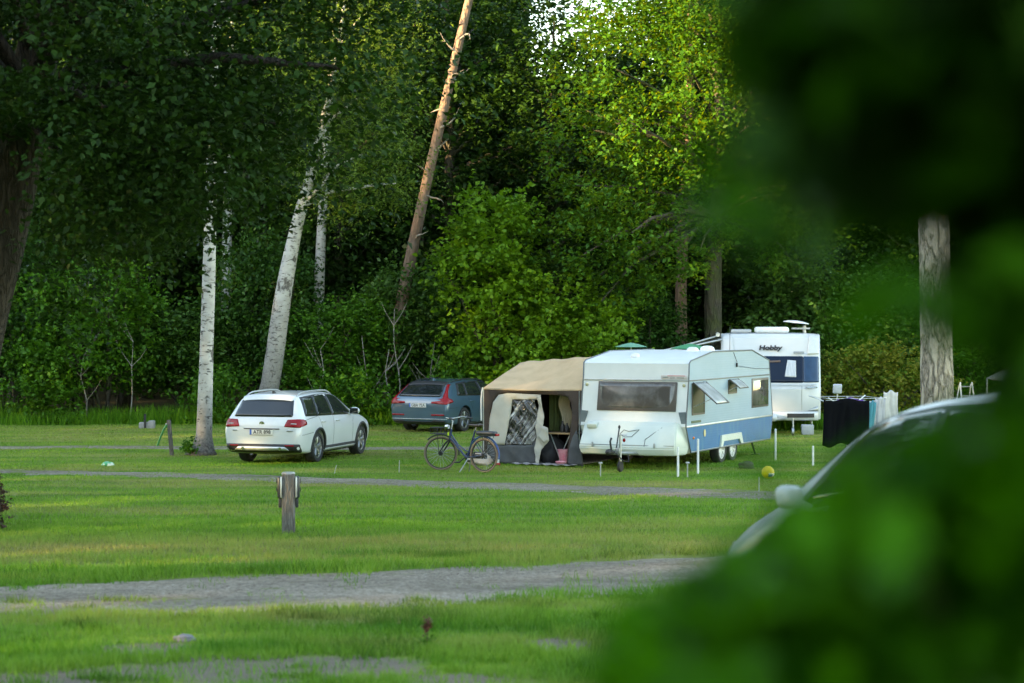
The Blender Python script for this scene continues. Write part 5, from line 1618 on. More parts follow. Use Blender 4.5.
tcn = N(nt, 'ShaderNodeTexCoord'); mpn = N(nt, 'ShaderNodeMapping'); mpn.vector_type = 'TEXTURE'; mpn.inputs['Rotation'].default_value = (R(-34), 0, 0); mpn.inputs['Scale'].default_value = (1, .17, 1.5)
nt.links.new(tcn.outputs['Object'], mpn.inputs[0]); nzn = N(nt, 'ShaderNodeTexNoise', inputs={'Scale': 2.2, 'Detail': 5.0, 'Roughness': .65, 'Distortion': .9}); nt.links.new(mpn.outputs[0], nzn.inputs[0])
mrn = N(nt, 'ShaderNodeMapRange', inputs={1: .52, 2: .66}); nt.links.new(nzn.outputs[0], mrn.inputs[0])
cc_ = mix_col(nt, mrn.outputs[0], (.02, .02, .022), (.5, .5, .48)); nt.links.new(cc_, p.inputs['Base Color'])  # white streaks are reflections painted into the film's colour
bn = N(nt, 'ShaderNodeBump', inputs={'Strength': 1.0, 'Distance': .05}); nt.links.new(nzn.outputs[0], bn.inputs['Height']); nt.links.new(bn.outputs[0], p.inputs['Normal'])
nt.links.new(p.outputs[0], out.inputs[0])
wn.data.materials.append(m)
wall_piece('front_skirt', [(.05, .0), (.05, .39), (.22, .395), (.50, .41), (.555, .58), (.565, .30), (.56, .0)], CN_skirt, .006, fold=.05)
fl = wall_piece('folded_flap', [(.565, 1.46), (.60, 1.42), (.625, 1.0), (.615, .82), (.66, .78), (.685, .52), (.60, .33), (.57, .02), (.545, .04), (.53, .35), (.555, .62), (.54, .80), (.555, .95), (.57, 1.2)], CN_grey, .06, fold=.05, sp=.04)
fl2 = wall_piece('folded_flap', [(.60, .80), (.655, .775), (.68, .53), (.63, .46), (.57, .60)], CN_grey, .10, fold=.04, sp=.05)
wall_piece('side_skirt', [(.865, .02), (.875, .35), (.91, .60), (.95, .75), (1.0, .30), (1.02, .0)], CN_skirt, .045, fold=.03)
# outer wall, back wall with windows
ow = MB(); ow.grid(lambda u, v: (-.0 - 4.2 * u, YO + .01 * math.sin(u * 14), .0 + v * float(np.interp(u, [0, .45, 1], [1.57, 2.06, 1.95]))), 20, 10, .01); ow.build('outer_wall', CN_brown, aw, 180)
bw = MB(); bw.grid(lambda u, v: (-4.15 + .01 * math.sin(u * 16), YO + (YI - YO) * u, v * (1.94 + .2 * u)), 16, 10, .01); bkw = bw.build('back_wall', CN_brown, aw, 180)
gw = MB(); gw.grid(lambda u, v: (-4.12 + .02 * math.sin(u * 12), YO + .3 + (YI - YO - .5) * u, .45 + v * 1.25), 12, 8, .008); gw.build('back_window', CN_green, bkw, 180)
# cream curtain, plus a green sheet added to stand for the back window's light
cu = MB(); cu.grid(lambda u, v: (-.55 + .04 * math.sin(u * 20), YO + (YI - YO) * (.56 + .17 * u), .62 + .93 * v), 24, 10, .006); cu.build('curtain', CN_green, aw, 180)
cu = MB(); cu.grid(lambda u, v: (-.42 + .05 * math.sin(u * 34), YO + (YI - YO) * (.705 + .115 * u + .02 * math.sin(v * 7)), .70 + .86 * v + .05 * math.sin(u * 9) * (1 - v)), 24, 12, .006); cu.build('curtain', CN_cream, aw, 180)
# poles and guy rope
for pts in ([(.03, YO + .02, 0), (.03, YO + .02, 1.56), roof_pt(0, 1)], [(.03, YI - .06, 0), (.03, YI - .06, 1.57)], [(-1.9, YO + .02, 0), roof_pt(0, 1)]):
    k = MB(); k.tube([Vector(q) - Vector((.0, 0, .012)) for q in pts], .014, 6); k.build('pole', M_steel, aw)
# white edge piping on the outer front corner
k = MB(); k.tube([(.06, YO - .015, .9), (.06, YO - .02, 1.3), (.05, YO - .01, 1.5), (.04, YO + .01, 1.6)], .016, 6); k.build('piping', M_white, aw)
# ground sheet
k = MB(); k.grid(lambda u, v: (.28 - 3.9 * v, YO + .75 + (YI - YO - .85) * u, .035 + .012 * math.sin(u * 40 + v * 9)), 30, 12, .008)
gs = k.build('ground_sheet', pmat('woven_ground_sheet', (.36, .34, .32), .9, col2=(.12, .12, .14), scale=22, stretch=(1, 1, 1)), aw, 180)

# things inside and beside the awning
def W(x, y, z=0.0):
    v = c0 + ch * x + cl * y; v.z = c0.z + z
    return v
tb = thing('camping_table', 'small wooden-topped folding table just inside the open awning', 'table', W(-.30, YO + 2.28 * .76), CYAW)
k = MB(); k.box((0, 0, .66), (.5, .62, .03), bevel=.008); k.build('table_top', pmat('light_wood', (.36, .22, .11), .5, scale=9, stretch=(1, 6, 1)), tb)
for (a, b) in ((-1, -1), (-1, 1), (1, -1), (1, 1)):
    k = MB(); k.tube([(a * .2, b * .22, .645), (a * .22, -b * .06 if a > 0 else b * .24, .0)], .013, 6); k.build('leg', M_steel, tb)
for i, (dy, hh, lab) in enumerate(((.00, .24, 'taller dark bottle on the folding table in the awning'), (.10, .20, 'shorter dark bottle on the folding table in the awning'))):
    k = MB(); k.lathe([(.04, 0), (.045, .01), (.045, hh * .6), (.018, hh * .78), (.018, hh), (.001, hh)], 16)
    o = k.build('bottle', M_black, None, 50); o.location = W(-.22, YO + 2.28 * .76 + dy, .676); tag(o, lab, 'bottle', 'bottles on the awning table')
k = MB(); k.lathe([(.10, 0), (.115, .01), (.15, .26), (.165, .26), (.165, .28), (.14, .28), (.105, .02), (.001, .02)], 24)
o = k.build('bucket', pmat('pink_plastic', (.60, .16, .22), .4, col2=(.66, .3, .34), scale=8), None, 50); o.location = W(-.15, YO + 2.28 * .80, .05); tag(o, 'pink plastic bucket on the floor of the awning opening', 'bucket')
k = MB(); k.lathe([(.09, 0), (.12, .04), (.11, .05), (.08, .015), (.001, .015)], 20); o = k.build('bowl', pmat('pink_plastic', (.6, .16, .22), .4), None, 50); o.location = W(.10, YO + 2.28 * .805, .05); tag(o, 'small pink bowl on the ground sheet edge below the bucket', 'bowl')
def lumpy(name, lab, cat, loc, size, mat, seed, flat=.0):
    k = MB(); k.ball((0, 0, 0), 1.0, 24, 16)
    vv = []
    for v in k.v:
        q = Vector(v); d = 1 + .28 * mnoise.noise(q * 1.6 + Vector((seed, 0, 0))) + .12 * mnoise.noise(q * 4.0 + Vector((seed, 3, 0)))
        z = q.z * d
        vv.append((q.x * d * size[0], q.y * d * size[1], max(z, -.75) * size[2] + size[2] * .72))
    k.v = vv
    o = k.build(name, mat, None, 60); o.location = loc
    return tag(o, lab, cat)
lumpy('bag', 'dark crumpled bag lying in the awning opening', 'bag', W(-.35, YO + 2.28 * .63, .04), (.28, .25, .34), pmat('dark_fabric', (.018, .018, .022), .8, bump=.6, bscale=12), 1)
lumpy('bag', 'pale beige cloth bag lying behind the rear wheel of the bicycle', 'bag', W(.55, YO + .20, -.02), (.24, .34, .16), pmat('beige_cloth', (.50, .40, .30), .85, col2=(.42, .3, .24), scale=6, bump=.4, bscale=9), 5)
rt = thing('lantern', 'small red and white lantern on the grass by the awning skirt', 'lantern', W(.45, YO + 2.28 * .245, -.01), CYAW)
k = MB(); k.lathe([(.05, 0), (.055, .02), (.04, .06), (.001, .06)], 16); k.build('base', pmat('red_plastic', (.5, .02, .03), .4), rt, 50)
k = MB(); k.lathe([(.028, .06), (.034, .16), (.028, .19)], 16); k.build('globe', M_white, rt, 50)
k = MB(); k.lathe([(.036, .19), (.03, .25), (.012, .33), (.001, .33)], 16); k.tube([(.03, 0, .2), (.05, 0, .30), (0, 0, .40), (-.05, 0, .30), (-.03, 0, .2)], .006, 6); k.build('cap', pmat('red_plastic', (.5, .02, .03), .4), rt, 50)

# ---------------------------------------------------------------- modern caravan
h0 = at(771, 433.5)
hy = math.atan2(-1, -.10)
hv = thing('caravan', 'modern white caravan with a dark wraparound front window and roof air conditioner', 'caravan', (h0.x, h0.y, terrain(h0.x, h0.y)), hy)
HW = 1.32
PT_hob = pmat('modern_caravan_white', (0.53, 0.55, 0.57), 0.35, coat=.25, col2=(0.49, 0.515, 0.535), scale=1.5)
hp = [(.02, .38), (.12, .62), (.14, 1.20), (.10, 1.28), (.06, 1.40), (-.16, 1.98), (-.22, 2.10), (-.36, 2.55), (-.50, 2.66), (-1.2, 2.68), (-6.4, 2.66), (-6.5, 2.5), (-6.5, .38)]
# front is rounded in plan: loft of profiles across the width
def hob_front(y, x):
    k = abs(y) / HW
    return x - .30 * k ** 5 if x > -1.0 else x
ys = [-HW, -HW * .97, -HW * .9, -HW * .78, -HW * .5, 0, HW * .5, HW * .78, HW * .9, HW * .97, HW]
vs = []; fs = []
np_ = len(hp)
for y in ys:
    for (x, z) in hp:
        tz_ = 0 if z < 2.5 else -.03 * (abs(y) / HW) ** 6
        vs.append((hob_front(y, x), y, z + tz_))
for i in range(len(ys) - 1):
    for k in range(np_):
        k2 = (k + 1) % np_
        fs.append((i * np_ + k, i * np_ + k2, (i + 1) * np_ + k2, (i + 1) * np_ + k))
fs.append(tuple(range(np_))); fs.append(tuple((len(ys) - 1) * np_ + k for k in reversed(range(np_))))
k = MB(); k.add(vs, fs); hb = k.build('body', PT_hob, hv, 28)
hbv = BVHTree.FromPolygons([v.co.copy() for v in hb.data.vertices], [tuple(p_.vertices) for p_ in hb.data.polygons])
M_hwin = pmat('caravan_tinted_window', (0.004, 0.012, 0.030), 0.05, col2=(.006, .015, .036), scale=1.0, spec=0.2)
fw = patch(hbv, [(-1.12, 1.36), (.66, 1.36), (.86, 1.36), (.86, 2.06), (-1.12, 2.06)], '+x', .012, .08, .03, rad=.05).build('front_window', M_hwin, hv, 180)
patch(hbv, [(.86, 1.365), (1.27, 1.37), (1.27, 2.05), (.86, 2.055)], '+x', .014, .05, .03, rad=.03).build('corner_window', pmat('corner_glass', (.015, .05, .11), .08, spec=.3), hv, 180)
patch(hbv, [(.36, 1.52), (.66, 1.50), (.66, 1.94), (.44, 1.96), (.40, 1.75)], '+x', .018, .05, .02).build('curtain', pmat('white_curtain', (.55, .57, .60), .8, stretch=(1, 8, 1), scale=4, col2=(.4, .42, .47)), fw, 180)
patch(hbv, [(-.3, 1.88), (.25, 1.90), (.25, 1.95), (-.3, 1.93)], '+x', .018, .05, .02).build('inside_shelf', pmat('inside_wood', (.16, .10, .08), .5), fw, 180)
for s in (1, -1):
    patch(hbv, [(s * .96, 2.10), (s * 1.28, 2.12), (s * 1.27, 2.62), (s * 1.02, 2.62)], '+x', .03, .05, .05, rad=.03).build('corner_column', PT_hob, hv, 180)
k = MB(); k.tube([(hob_front(y, .14) + .012, y, 1.31) for y in np.linspace(-1.2, 1.2, 15)], .012, 6); k.build('window_ledge', M_alu, hv)
patch(hbv, [(.80, .40), (.815, .40), (.815, 1.28), (.80, 1.28)], '+x', .006, .08, .02).build('locker_seam', M_steel, hv, 180)
k = MB(); k.tube([(.12, .92, 1.24), (.17, .95, 1.24), (.13, 1.18, 1.24), (.05, 1.20, 1.24)], .022, 8); k.build('grab_handle', M_chrome, hv)
bp = MB(); bp.grid(lambda u, v: (hob_front((u - .5) * 2.5, .14) + .09 * math.sin(PI * (.15 + .7 * v)), (u - .5) * 2.5, .36 + .24 * v), 20, 6, .03); bo = bp.build('bumper', PT_hob, hv, 180)
k = MB(); k.grid(lambda u, v: (hob_front(.42 + .72 * u, .14) + .105, .42 + .72 * u, .44 + .11 * v), 10, 2, .03); k.build('lamp_cluster', M_black, bo)
patch(hbv, [(.95, .62), (1.24, .60), (1.24, .74)], '+x', .02, .05, .02).build('reflector_panel', M_steel, hv, 180)
Mt = Matrix.Translation((-.236, -.02, 2.285)) @ Matrix.Rotation(R(-17), 4, 'Y') @ Matrix.Rotation(PI / 2, 4, 'Z') @ Matrix.Rotation(PI / 2, 4, 'X')
text_mesh('brand_lettering', 'Hobby', .17, M_ink, hv, Mt, .008, shear=.15, offset=.008, sx=1.3)
Mt = Matrix.Translation((-.185, .74, 2.165)) @ Matrix.Rotation(R(-17), 4, 'Y') @ Matrix.Rotation(PI / 2, 4, 'Z') @ Matrix.Rotation(PI / 2, 4, 'X')
k = MB(); k.box((0, 0, 0), (.28, .06, .012), bevel=.01); k.v = [tuple(Mt @ Vector(q)) for q in k.v]; k.build('model_lettering', pmat('grey_lettering', (.22, .25, .27), .4), hv)
k = MB(); k.box((-1.4, .05, 2.76), (1.1, .92, .17), bevel=.07, seg=3); k.build('air_conditioner', M_white, hv, 50)
k = MB(); k.box((-1.2, -.78, 2.73), (.5, .55, .10), bevel=.03); k.build('roof_hatch', pmat('smoke_plastic', (.42, .43, .44), .3), hv, 50)
k = MB(); k.tube([(-1.6, .95, 2.66), (-1.6, .95, 2.88)], .05, 10); k.box((-1.55, .85, 2.80), (.10, .5, .05), bevel=.01)
ad = k.build('satellite_mount', M_steel, hv)
k = MB(); k.lathe([(.36, 0), (.34, .03), (.2, .07), (.001, .09)], 28, Matrix.Translation((-1.55, .72, 2.95)) @ Matrix.Rotation(R(-6), 4, 'X') @ Matrix.Diagonal((1, 1, .8, 1))); k.build('satellite_dish', M_white, ad, 50)
k = MB(); k.tube([(-.2, .5, .40), (.9, .05, .42), (1.15, 0, .43)], .04, 8); k.tube([(-.2, -.5, .40), (.9, -.05, .42), (1.1, 0, .43)], .04, 8); k.build('drawbar', M_steel, hv)
k = MB(); k.box((.62, -.25, .47), (1.0, .75, .18), bevel=.07); k.build('drawbar_cover', PT_hob, hv, 50)
k = MB(); k.tube([(.75, .55, .1), (.75, .55, .46)], .025, 8); k.lathe([(.02, -.03), (.10, -.03), (.10, .03), (.02, .03)], 20, Matrix.Translation((.75, .55, .10)) @ Matrix.Rotation(PI / 2, 4, 'X')); k.build('jockey_wheel', M_steel, hv, 50)
for s in (1, -1):
    for x in (-3.2, -3.95): wheel('wheel', hv, (x, s * 1.16, .32), .32, .2, s, 6)
    k = MB(); k.prism([(-2.7, .38), (-2.85, .66), (-4.3, .66), (-4.45, .38)], s * HW, s * (HW + .03)); k.build('wheel_box', pmat('caravan_grey', (.3, .31, .32), .4), hv)
    k = MB(); k.box((-5.0, s * (HW + .004), 1.75), (1.1, .02, .55), bevel=.02); k.build('side_window', M_hwin, hv)
    k = MB(); k.tube([(-.9, s * 1.1, .36), (-.8, s * 1.12, .02)], .03, 6); k.build('corner_steady', M_steel, hv)
# roll-out sun canopy on its left side, sloping down to the left of the photo
k = MB(); k.grid(lambda u, v: (-.62 - 3.2 * v, -HW - .05 - 2.55 * u, 2.60 - .62 * u - .05 * math.sin(PI * u)), 10, 8, .02); co2 = k.build('sun_canopy', pmat('pale_canopy', (.62, .64, .64), .8, transl=.2), hv, 180)
for x in (-.60, -3.84):
    k = MB(); k.tube([(x, -HW, 2.50), (x, -HW - 1.3, 2.21), (x, -HW - 2.6, 1.90)], .026, 8); k.build('canopy_arm', M_alu, hv)
    k = MB(); k.tube([(x, -HW - 2.58, 1.9), (x, -HW - 2.6, 0.0)], .018, 8); k.build('canopy_leg', M_alu, hv)
k = MB(); k.tube([(-.58, -HW - .09, 2.63), (-3.9, -HW - .09, 2.63)], .055, 10); k.build('canopy_case', M_alu, hv)
k = MB(); k.box((.25, .95, .13), (.4, .32, .26), bevel=.02); wst = k.build('water_tank', pmat('grey_tank', (.35, .37, .38), .5), None); wst.location = hv.location; wst.rotation_euler = hv.rotation_euler
tag(wst, 'grey plastic water tank standing under the right front corner of the modern caravan', 'water tank')
# ================================================================ bicycle and the small things
PT_bike = pmat('bicycle_blue', (0.012, 0.03, 0.10), 0.3, coat=.5)
gr_ = at(484, 472.8)
BYAW = R(180 + 0) - 0
# heading: front wheel to the left and a little away
bh = Vector((-.80, .60, 0)).normalized()
br = gr_.copy(); br.z = terrain(br.x, br.y)
bk = thing('bicycle', 'dark blue step-through city bicycle with front rack standing on the lawn before the awning', 'bicycle', br, math.atan2(bh.y, bh.x))
RW = .345
M_tan = pmat('tan_tyre_wall', (.20, .15, .11), .8)
def bike_wheel(name, x, steer=0.0):
    Mx = Matrix.Translation((x, 0, RW)) @ Matrix.Rotation(steer, 4, 'Z') @ Matrix.Rotation(PI / 2, 4, 'X')
    w_ = MB()
    w_.lathe([(RW - .02 + .02 * math.cos(a), .019 * math.sin(a)) for a in [2 * PI * i / 10 for i in range(10)]], 48, Mx, True)
    o = w_.build('wheel', M_tan, bk, 60)
    r_ = MB(); r_.lathe([(RW - .037, -.014), (RW - .055, -.012), (RW - .055, .012), (RW - .037, .014)], 48, Mx, True); r_.build('rim', M_black, o, 60)
    h_ = MB(); h_.lathe([(.001, -.05), (.035, -.05), (.05, -.02), (.05, .02), (.035, .05), (.001, .05)], 20, Mx); h_.build('hub', M_black, o, 60)
    sp = MB()
    for i in range(28):
        a = 2 * PI * i / 28; a2 = a + (.45 if i % 2 else -.45)
        p0 = Mx @ Vector((.045 * math.cos(a2), .045 * math.sin(a2), .03 if i % 4 < 2 else -.03)); p1 = Mx @ Vector(((RW - .05) * math.cos(a), (RW - .05) * math.sin(a), 0))
        sp.tube([p0, p1], .0022, 4, False)
    sp.build('spokes', M_steel, o)
    return o
bike_wheel('rear', 0.0); bike_wheel('front', 1.10, R(28))
f = MB()
HX, HZ = .86, .78      # head tube
f.tube([(HX, 0, HZ - .14), (HX - .035, 0, HZ + .06)], .022, 10)
f.tube([(HX, 0, HZ - .12), (.74, 0, .56), (.50, 0, .33), (.42, 0, .29)], .021, 10)
f.tube([(HX - .01, 0, HZ - .02), (.66, 0, .54), (.46, 0, .42), (.335, 0, .40)], .015, 10)
f.tube([(.42, 0, .29), (.22, 0, .83)], .018, 10)
for s in (1, -1):
    f.tube([(.42, s * .03, .29), (0, s * .06, RW)], .010, 8); f.tube([(.27, s * .015, .70), (0, s * .06, RW)], .008, 8)
f.build('frame', PT_bike, bk, 60)
fk = MB()
for s in (1, -1): fk.tube([(HX, s * .02, HZ - .15), (.94, s * .055, .55), (1.10, s * .06, RW)], [.02, .018, .011], 8)
fk.build('fork', M_black, bk, 60)
hb_ = MB(); hb_.tube([(HX - .035, 0, HZ + .05), (HX - .07, 0, HZ + .22), (HX - .02, 0, HZ + .26)], .014, 8)
hb_.tube([(HX - .32, .29, HZ + .27), (HX - .12, .27, HZ + .30), (HX - .02, .1, HZ + .27), (HX - .02, -.1, HZ + .27), (HX - .12, -.27, HZ + .30), (HX - .32, -.29, HZ + .27)], .012, 8)
hbo = hb_.build('handlebar', M_steel, bk, 60)
for s in (1, -1):
    g = MB(); g.tube([(HX - .34, s * .292, HZ + .268), (HX - .21, s * .282, HZ + .288)], .019, 8); g.build('grip', M_black, hbo)
g = MB(); g.lathe([(.001, 0), (.04, .0), (.05, .03), (.045, .07), (.001, .07)], 16, Matrix.Translation((HX + .03, 0, HZ + .10)) @ Matrix.Rotation(PI / 2, 4, 'Y')); g.build('headlamp', M_chrome, bk, 60)
s_ = MB(); s_.grid(lambda u, v: (.10 + .28 * u, (v - .5) * (.19 - .15 * u ** .8), .93 + .025 * math.cos((v - .5) * 3) + .02 * (1 - u) ** 3), 10, 8, .045); so_ = s_.build('saddle', pmat('saddle_brown', (.05, .035, .03), .5), bk, 180)
sp_ = MB(); sp_.tube([(.23, 0, .80), (.19, 0, .92)], .013, 8); sp_.build('seat_post', M_steel, bk)
rk = MB()
for s in (1, -1):
    rk.tube([(.19, s * .05, .72), (-.30, s * .06, .74)], .007, 6); rk.tube([(0, s * .065, RW), (-.20, s * .06, .73)], .006, 6); rk.tube([(0, s * .065, RW), (-.02, s * .06, .73)], .006, 6)
for x in (-.28, -.1, .08): rk.tube([(x, -.06, .74), (x, .06, .74)], .006, 6)
rk.build('rear_rack', M_black, bk)
bt = MB(); bt.box((-.07, 0, .785), (.46, .15, .085), bevel=.03); bt.build('rack_battery', pmat('slate_plastic', (.02, .028, .04), .4), bk, 50)
rl = MB(); rl.box((-.33, 0, .76), (.04, .11, .05), bevel=.012); rl.build('rear_lamp', M_red, bk, 50)
md = MB()
md.tube([((RW + .03) * math.cos(a), 0, RW + (RW + .03) * math.sin(a)) for a in np.linspace(R(35), R(190), 18)], .018, 6); md.build('mudguard', pmat('mudguard_blue', (.01, .06, .22), .35), bk, 60)
Mst = Matrix.Translation((1.10, 0, RW)) @ Matrix.Rotation(R(28), 4, 'Z')
md = MB(); md.tube([Mst @ Vector(((RW + .03) * math.cos(a), 0, (RW + .03) * math.sin(a))) for a in np.linspace(R(45), R(185), 16)], .018, 6); md.build('mudguard', M_black, bk, 60)
fr = MB()
for z, w_ in ((.74, .20), (.86, .22)):
    fr.tube([(1.0, -w_ / 2, z), (1.28, -w_ / 2, z), (1.28, w_ / 2, z), (1.0, w_ / 2, z), (1.0, -w_ / 2, z)], .008, 6)
for x in (1.0, 1.09, 1.18, 1.28):
    for y in (-1, 1): fr.tube([(x, y * .10, .74), (x, y * .11, .86)], .006, 6)
    fr.tube([(x, -.1, .74), (x, .1, .74)], .006, 6)
fr.tube([(1.10, .06, RW + .02), (1.12, .08, .74)], .007, 6); fr.tube([(1.10, -.06, RW + .02), (1.12, -.08, .74)], .007, 6)
fr.tube([(HX, 0, HZ - .05), (1.0, 0, .78)], .01, 6)
fr.build('front_rack', M_black, bk)
ck = MB(); ck.lathe([(.06, -.006), (.10, -.006), (.10, .006), (.06, .006)], 28, Matrix.Translation((.42, -.055, .29)) @ Matrix.Rotation(PI / 2, 4, 'X'), True)
ck.tube([(.42, .07, .29), (.55, .08, .20)], .012, 6); ck.tube([(.42, -.07, .29), (.29, -.08, .38)], .012, 6); ck.box((.57, .13, .19), (.09, .10, .022), bevel=.006); ck.box((.28, -.13, .385), (.09, .10, .022), bevel=.006)
ck.build('crank_set', M_black, bk, 50)
cg = MB(); cg.box((.20, -.06, .315), (.46, .02, .09), bevel=.03); cg.build('chain_guard', M_black, bk, 50)
ks = MB(); ks.tube([(.36, .04, .28), (.46, .20, .0)], .012, 6); ks.tube([(.34, -.02, .28), (.50, -.16, .0)], .012, 6); ks.build('kickstand', M_steel, bk)
fl_ = MB(); fl_.box((HX + .02, .03, HZ - .04), (.025, .03, .07), bevel=.008); fl_.build('yellow_tag', pmat('fluo_yellow', (.45, .6, .03), .5), bk)

# ---- power post on the lawn
M_post = bark_mat('weathered_wood', (.185, .175, .165), (.085, .078, .072), 14, (1, 1, .12), .6)
pp = at(288.5, 533)
post = thing('power_post', 'grey wooden power post with socket boxes on both sides, alone on the front lawn', 'post', (pp.x, pp.y, terrain(pp.x, pp.y)), R(8))
k = MB(); k.box((0, 0, .40), (.185, .17, .90), bevel=.02); k.build('post', M_post, post)
for s in (1, -1):
    k = MB(); k.box((s * .125, -.01, .655), (.065, .17, .31), bevel=.025); bx = k.build('socket_box', pmat('dark_socket_box', (.02, .026, .034), .35), post, 50)
    k = MB(); k.box((s * .107, -.098, .66), (.022, .010, .29), bevel=.004); k.build('metal_strip', M_alu, bx)
    k = MB(); k.box((s * .118, .0, .43), (.045, .11, .13), bevel=.012); k.build('inlet', M_black, bx)
    for zz in (.62, .74):
        k = MB(); k.lathe([(.03, 0), (.034, .012), (.001, .016)], 16, Matrix.Translation((s * .158, 0, zz)) @ Matrix.Rotation(s * PI / 2, 4, 'Y')); k.build('socket_cap', M_black, bx, 40)
k = MB(); k.lathe([(.10, .84), (.09, .865), (.001, .872)], 24, Matrix.Diagonal((.98, .9, 1, 1))); k.build('cap', pmat('zinc_cap', (.32, .33, .33), .5, .4), post, 40)

# ---- leaning wooden post with a green hose, concrete block
q = at(170.5, 456)
ps = thing('wooden_post', 'thin leaning grey wooden post left of the slim birch', 'post', (q.x, q.y, terrain(q.x, q.y)))
k = MB(); k.box((0, 0, .36), (.085, .085, .86), Matrix.Rotation(R(-5), 4, 'Y'), .01); k.build('post', M_post, ps)
k = MB(); k.box((-.05, -.01, .69), (.12, .05, .04), bevel=.008); k.build('tap', M_steel, ps)
k = MB(); k.tube([(-.07, -.05, .69), (-.14, -.06, .58), (-.22, -.07, .38), (-.28, -.06, .22)], .022, 8); o = k.build('garden_hose', pmat('green_hose', (.02, .22, .05), .4), None, 60)
o.location = ps.location; tag(o, 'green hose hanging from the tap of the leaning wooden post', 'hose')
q = at(147, 428.5)
blk = thing('drain_block', 'low grey concrete block with a dark pipe stub at the far lawn edge', 'concrete block', (q.x, q.y, terrain(q.x, q.y) + .0))
k = MB(); k.box((0, 0, .07), (.40, .35, .18), bevel=.02); k.build('slab', pmat('concrete', (.34, .32, .30), .9, bump=.4), blk)
k = MB(); k.box((.14, -.05, .10), (.16, .3, .22), bevel=.02); k.build('lid', pmat('concrete', (.34, .32, .30), .9), blk)
k = MB(); k.tube([(-.02, -.19, .0), (-.02, -.19, .40)], .035, 8); k.build('pipe', M_black, blk)
q = at(108, 466); lumpy('plastic_bag', 'small crumpled green and white plastic bag on the lawn at the left', 'bag', (q.x, q.y, terrain(q.x, q.y) - .01), (.13, .09, .06), pmat('green_plastic', (.03, .30, .14), .35, col2=(.6, .65, .6), scale=9, lo=.5, hi=.6), 9)

# ---- stakes and pegs
def stake(lab, px, py, h, r_=.022, top=False, mat=None, lean=0.0):
    q = at(px, py)
    k = MB()
    k.tube([(0, 0, -.05), (lean * .5, 0, h * .5), (lean, 0, h)], r_, 8)
    if top: k.box((lean, 0, h), (.075, .06, .035), bevel=.01)
    else: k.ball((lean, 0, h), (r_, r_, r_ * .8), 8, 6)
    o = k.build('marker_stake' if not top else 'tent_peg', mat or M_white, None, 40)
    o.location = (q.x, q.y, terrain(q.x, q.y))
    return tag(o, lab, 'stake' if not top else 'tent peg', 'white stakes around the old caravan' if not top else 'flat-headed pegs by the old caravan')
stake('tall white stake before the right front corner of the old caravan', 678, 476.5, .56)
stake('tallest white stake beside the blue skirt of the old caravan', 698, 474, .68)
stake('white stake on the grass beyond the rear end of the old caravan', 775.5, 461, .66)
stake('short white stake just left of the silver-grey car windscreen', 813, 466, .40)
stake('short flat-headed peg between the two tall white stakes', 687.5, 477, .28, .013, True, M_steel)
stake('short flat-headed peg left of the jockey wheel of the old caravan', 600.5, 476, .26, .013, True, M_steel)
stake('thin pale stake on the lawn left of the bicycle', 399, 472.5, .24, .010, mat=M_steel, lean=.01)
stake('thin bent pale stake at the gravel path edge right of the power post', 334, 474, .17, .009, mat=M_steel, lean=.05)
stake('thin stake in the grass below the yellow ball', 759, 492, .26, .010, mat=M_steel)

# ---- ball, stone
q = at(768, 479)
bl = thing('ball', 'yellow football with a blue and white patch lying on the lawn', 'ball', (q.x, q.y, terrain(q.x, q.y)), R(20))
k = MB(); k.ball((0, 0, .12), .122, 28, 20); k.build('cover', pmat('yellow_vinyl', (.85, .62, .02), .4), bl, 180)
for (a0, a1, e0, e1, mt) in ((-2.0, -1.2, -.75, -.25, pmat('blue_vinyl', (.02, .07, .22), .4)), (-1.2, -.55, -.6, -.1, M_white), (-1.9, -1.3, -.25, -.05, M_white)):
    k = MB(); k.grid(lambda u, v: (.1245 * math.cos(e0 + (e1 - e0) * v) * math.cos(a0 + (a1 - a0) * u), .1245 * math.cos(e0 + (e1 - e0) * v) * math.sin(a0 + (a1 - a0) * u), .12 + .1245 * math.sin(e0 + (e1 - e0) * v)), 8, 6, .004); k.build('panel', mt, bl, 180)
q = at(746, 469); lumpy('stone', 'dark brown rounded stone on the grass by the wheels of the old caravan', 'stone', (q.x, q.y, terrain(q.x, q.y) - .02), (.17, .15, .10), pmat('brown_stone', (.06, .042, .035), .9, bump=.5), 3)
q = at(78, 641); lumpy('stone', 'grey-blue stone in the rough grass at the lower left', 'stone', (q.x * 1.0 + 1.0, q.y, terrain(q.x + 1.0, q.y) - .02), (.10, .08, .05), pmat('grey_stone', (.16, .16, .18), .9, bump=.5), 13)

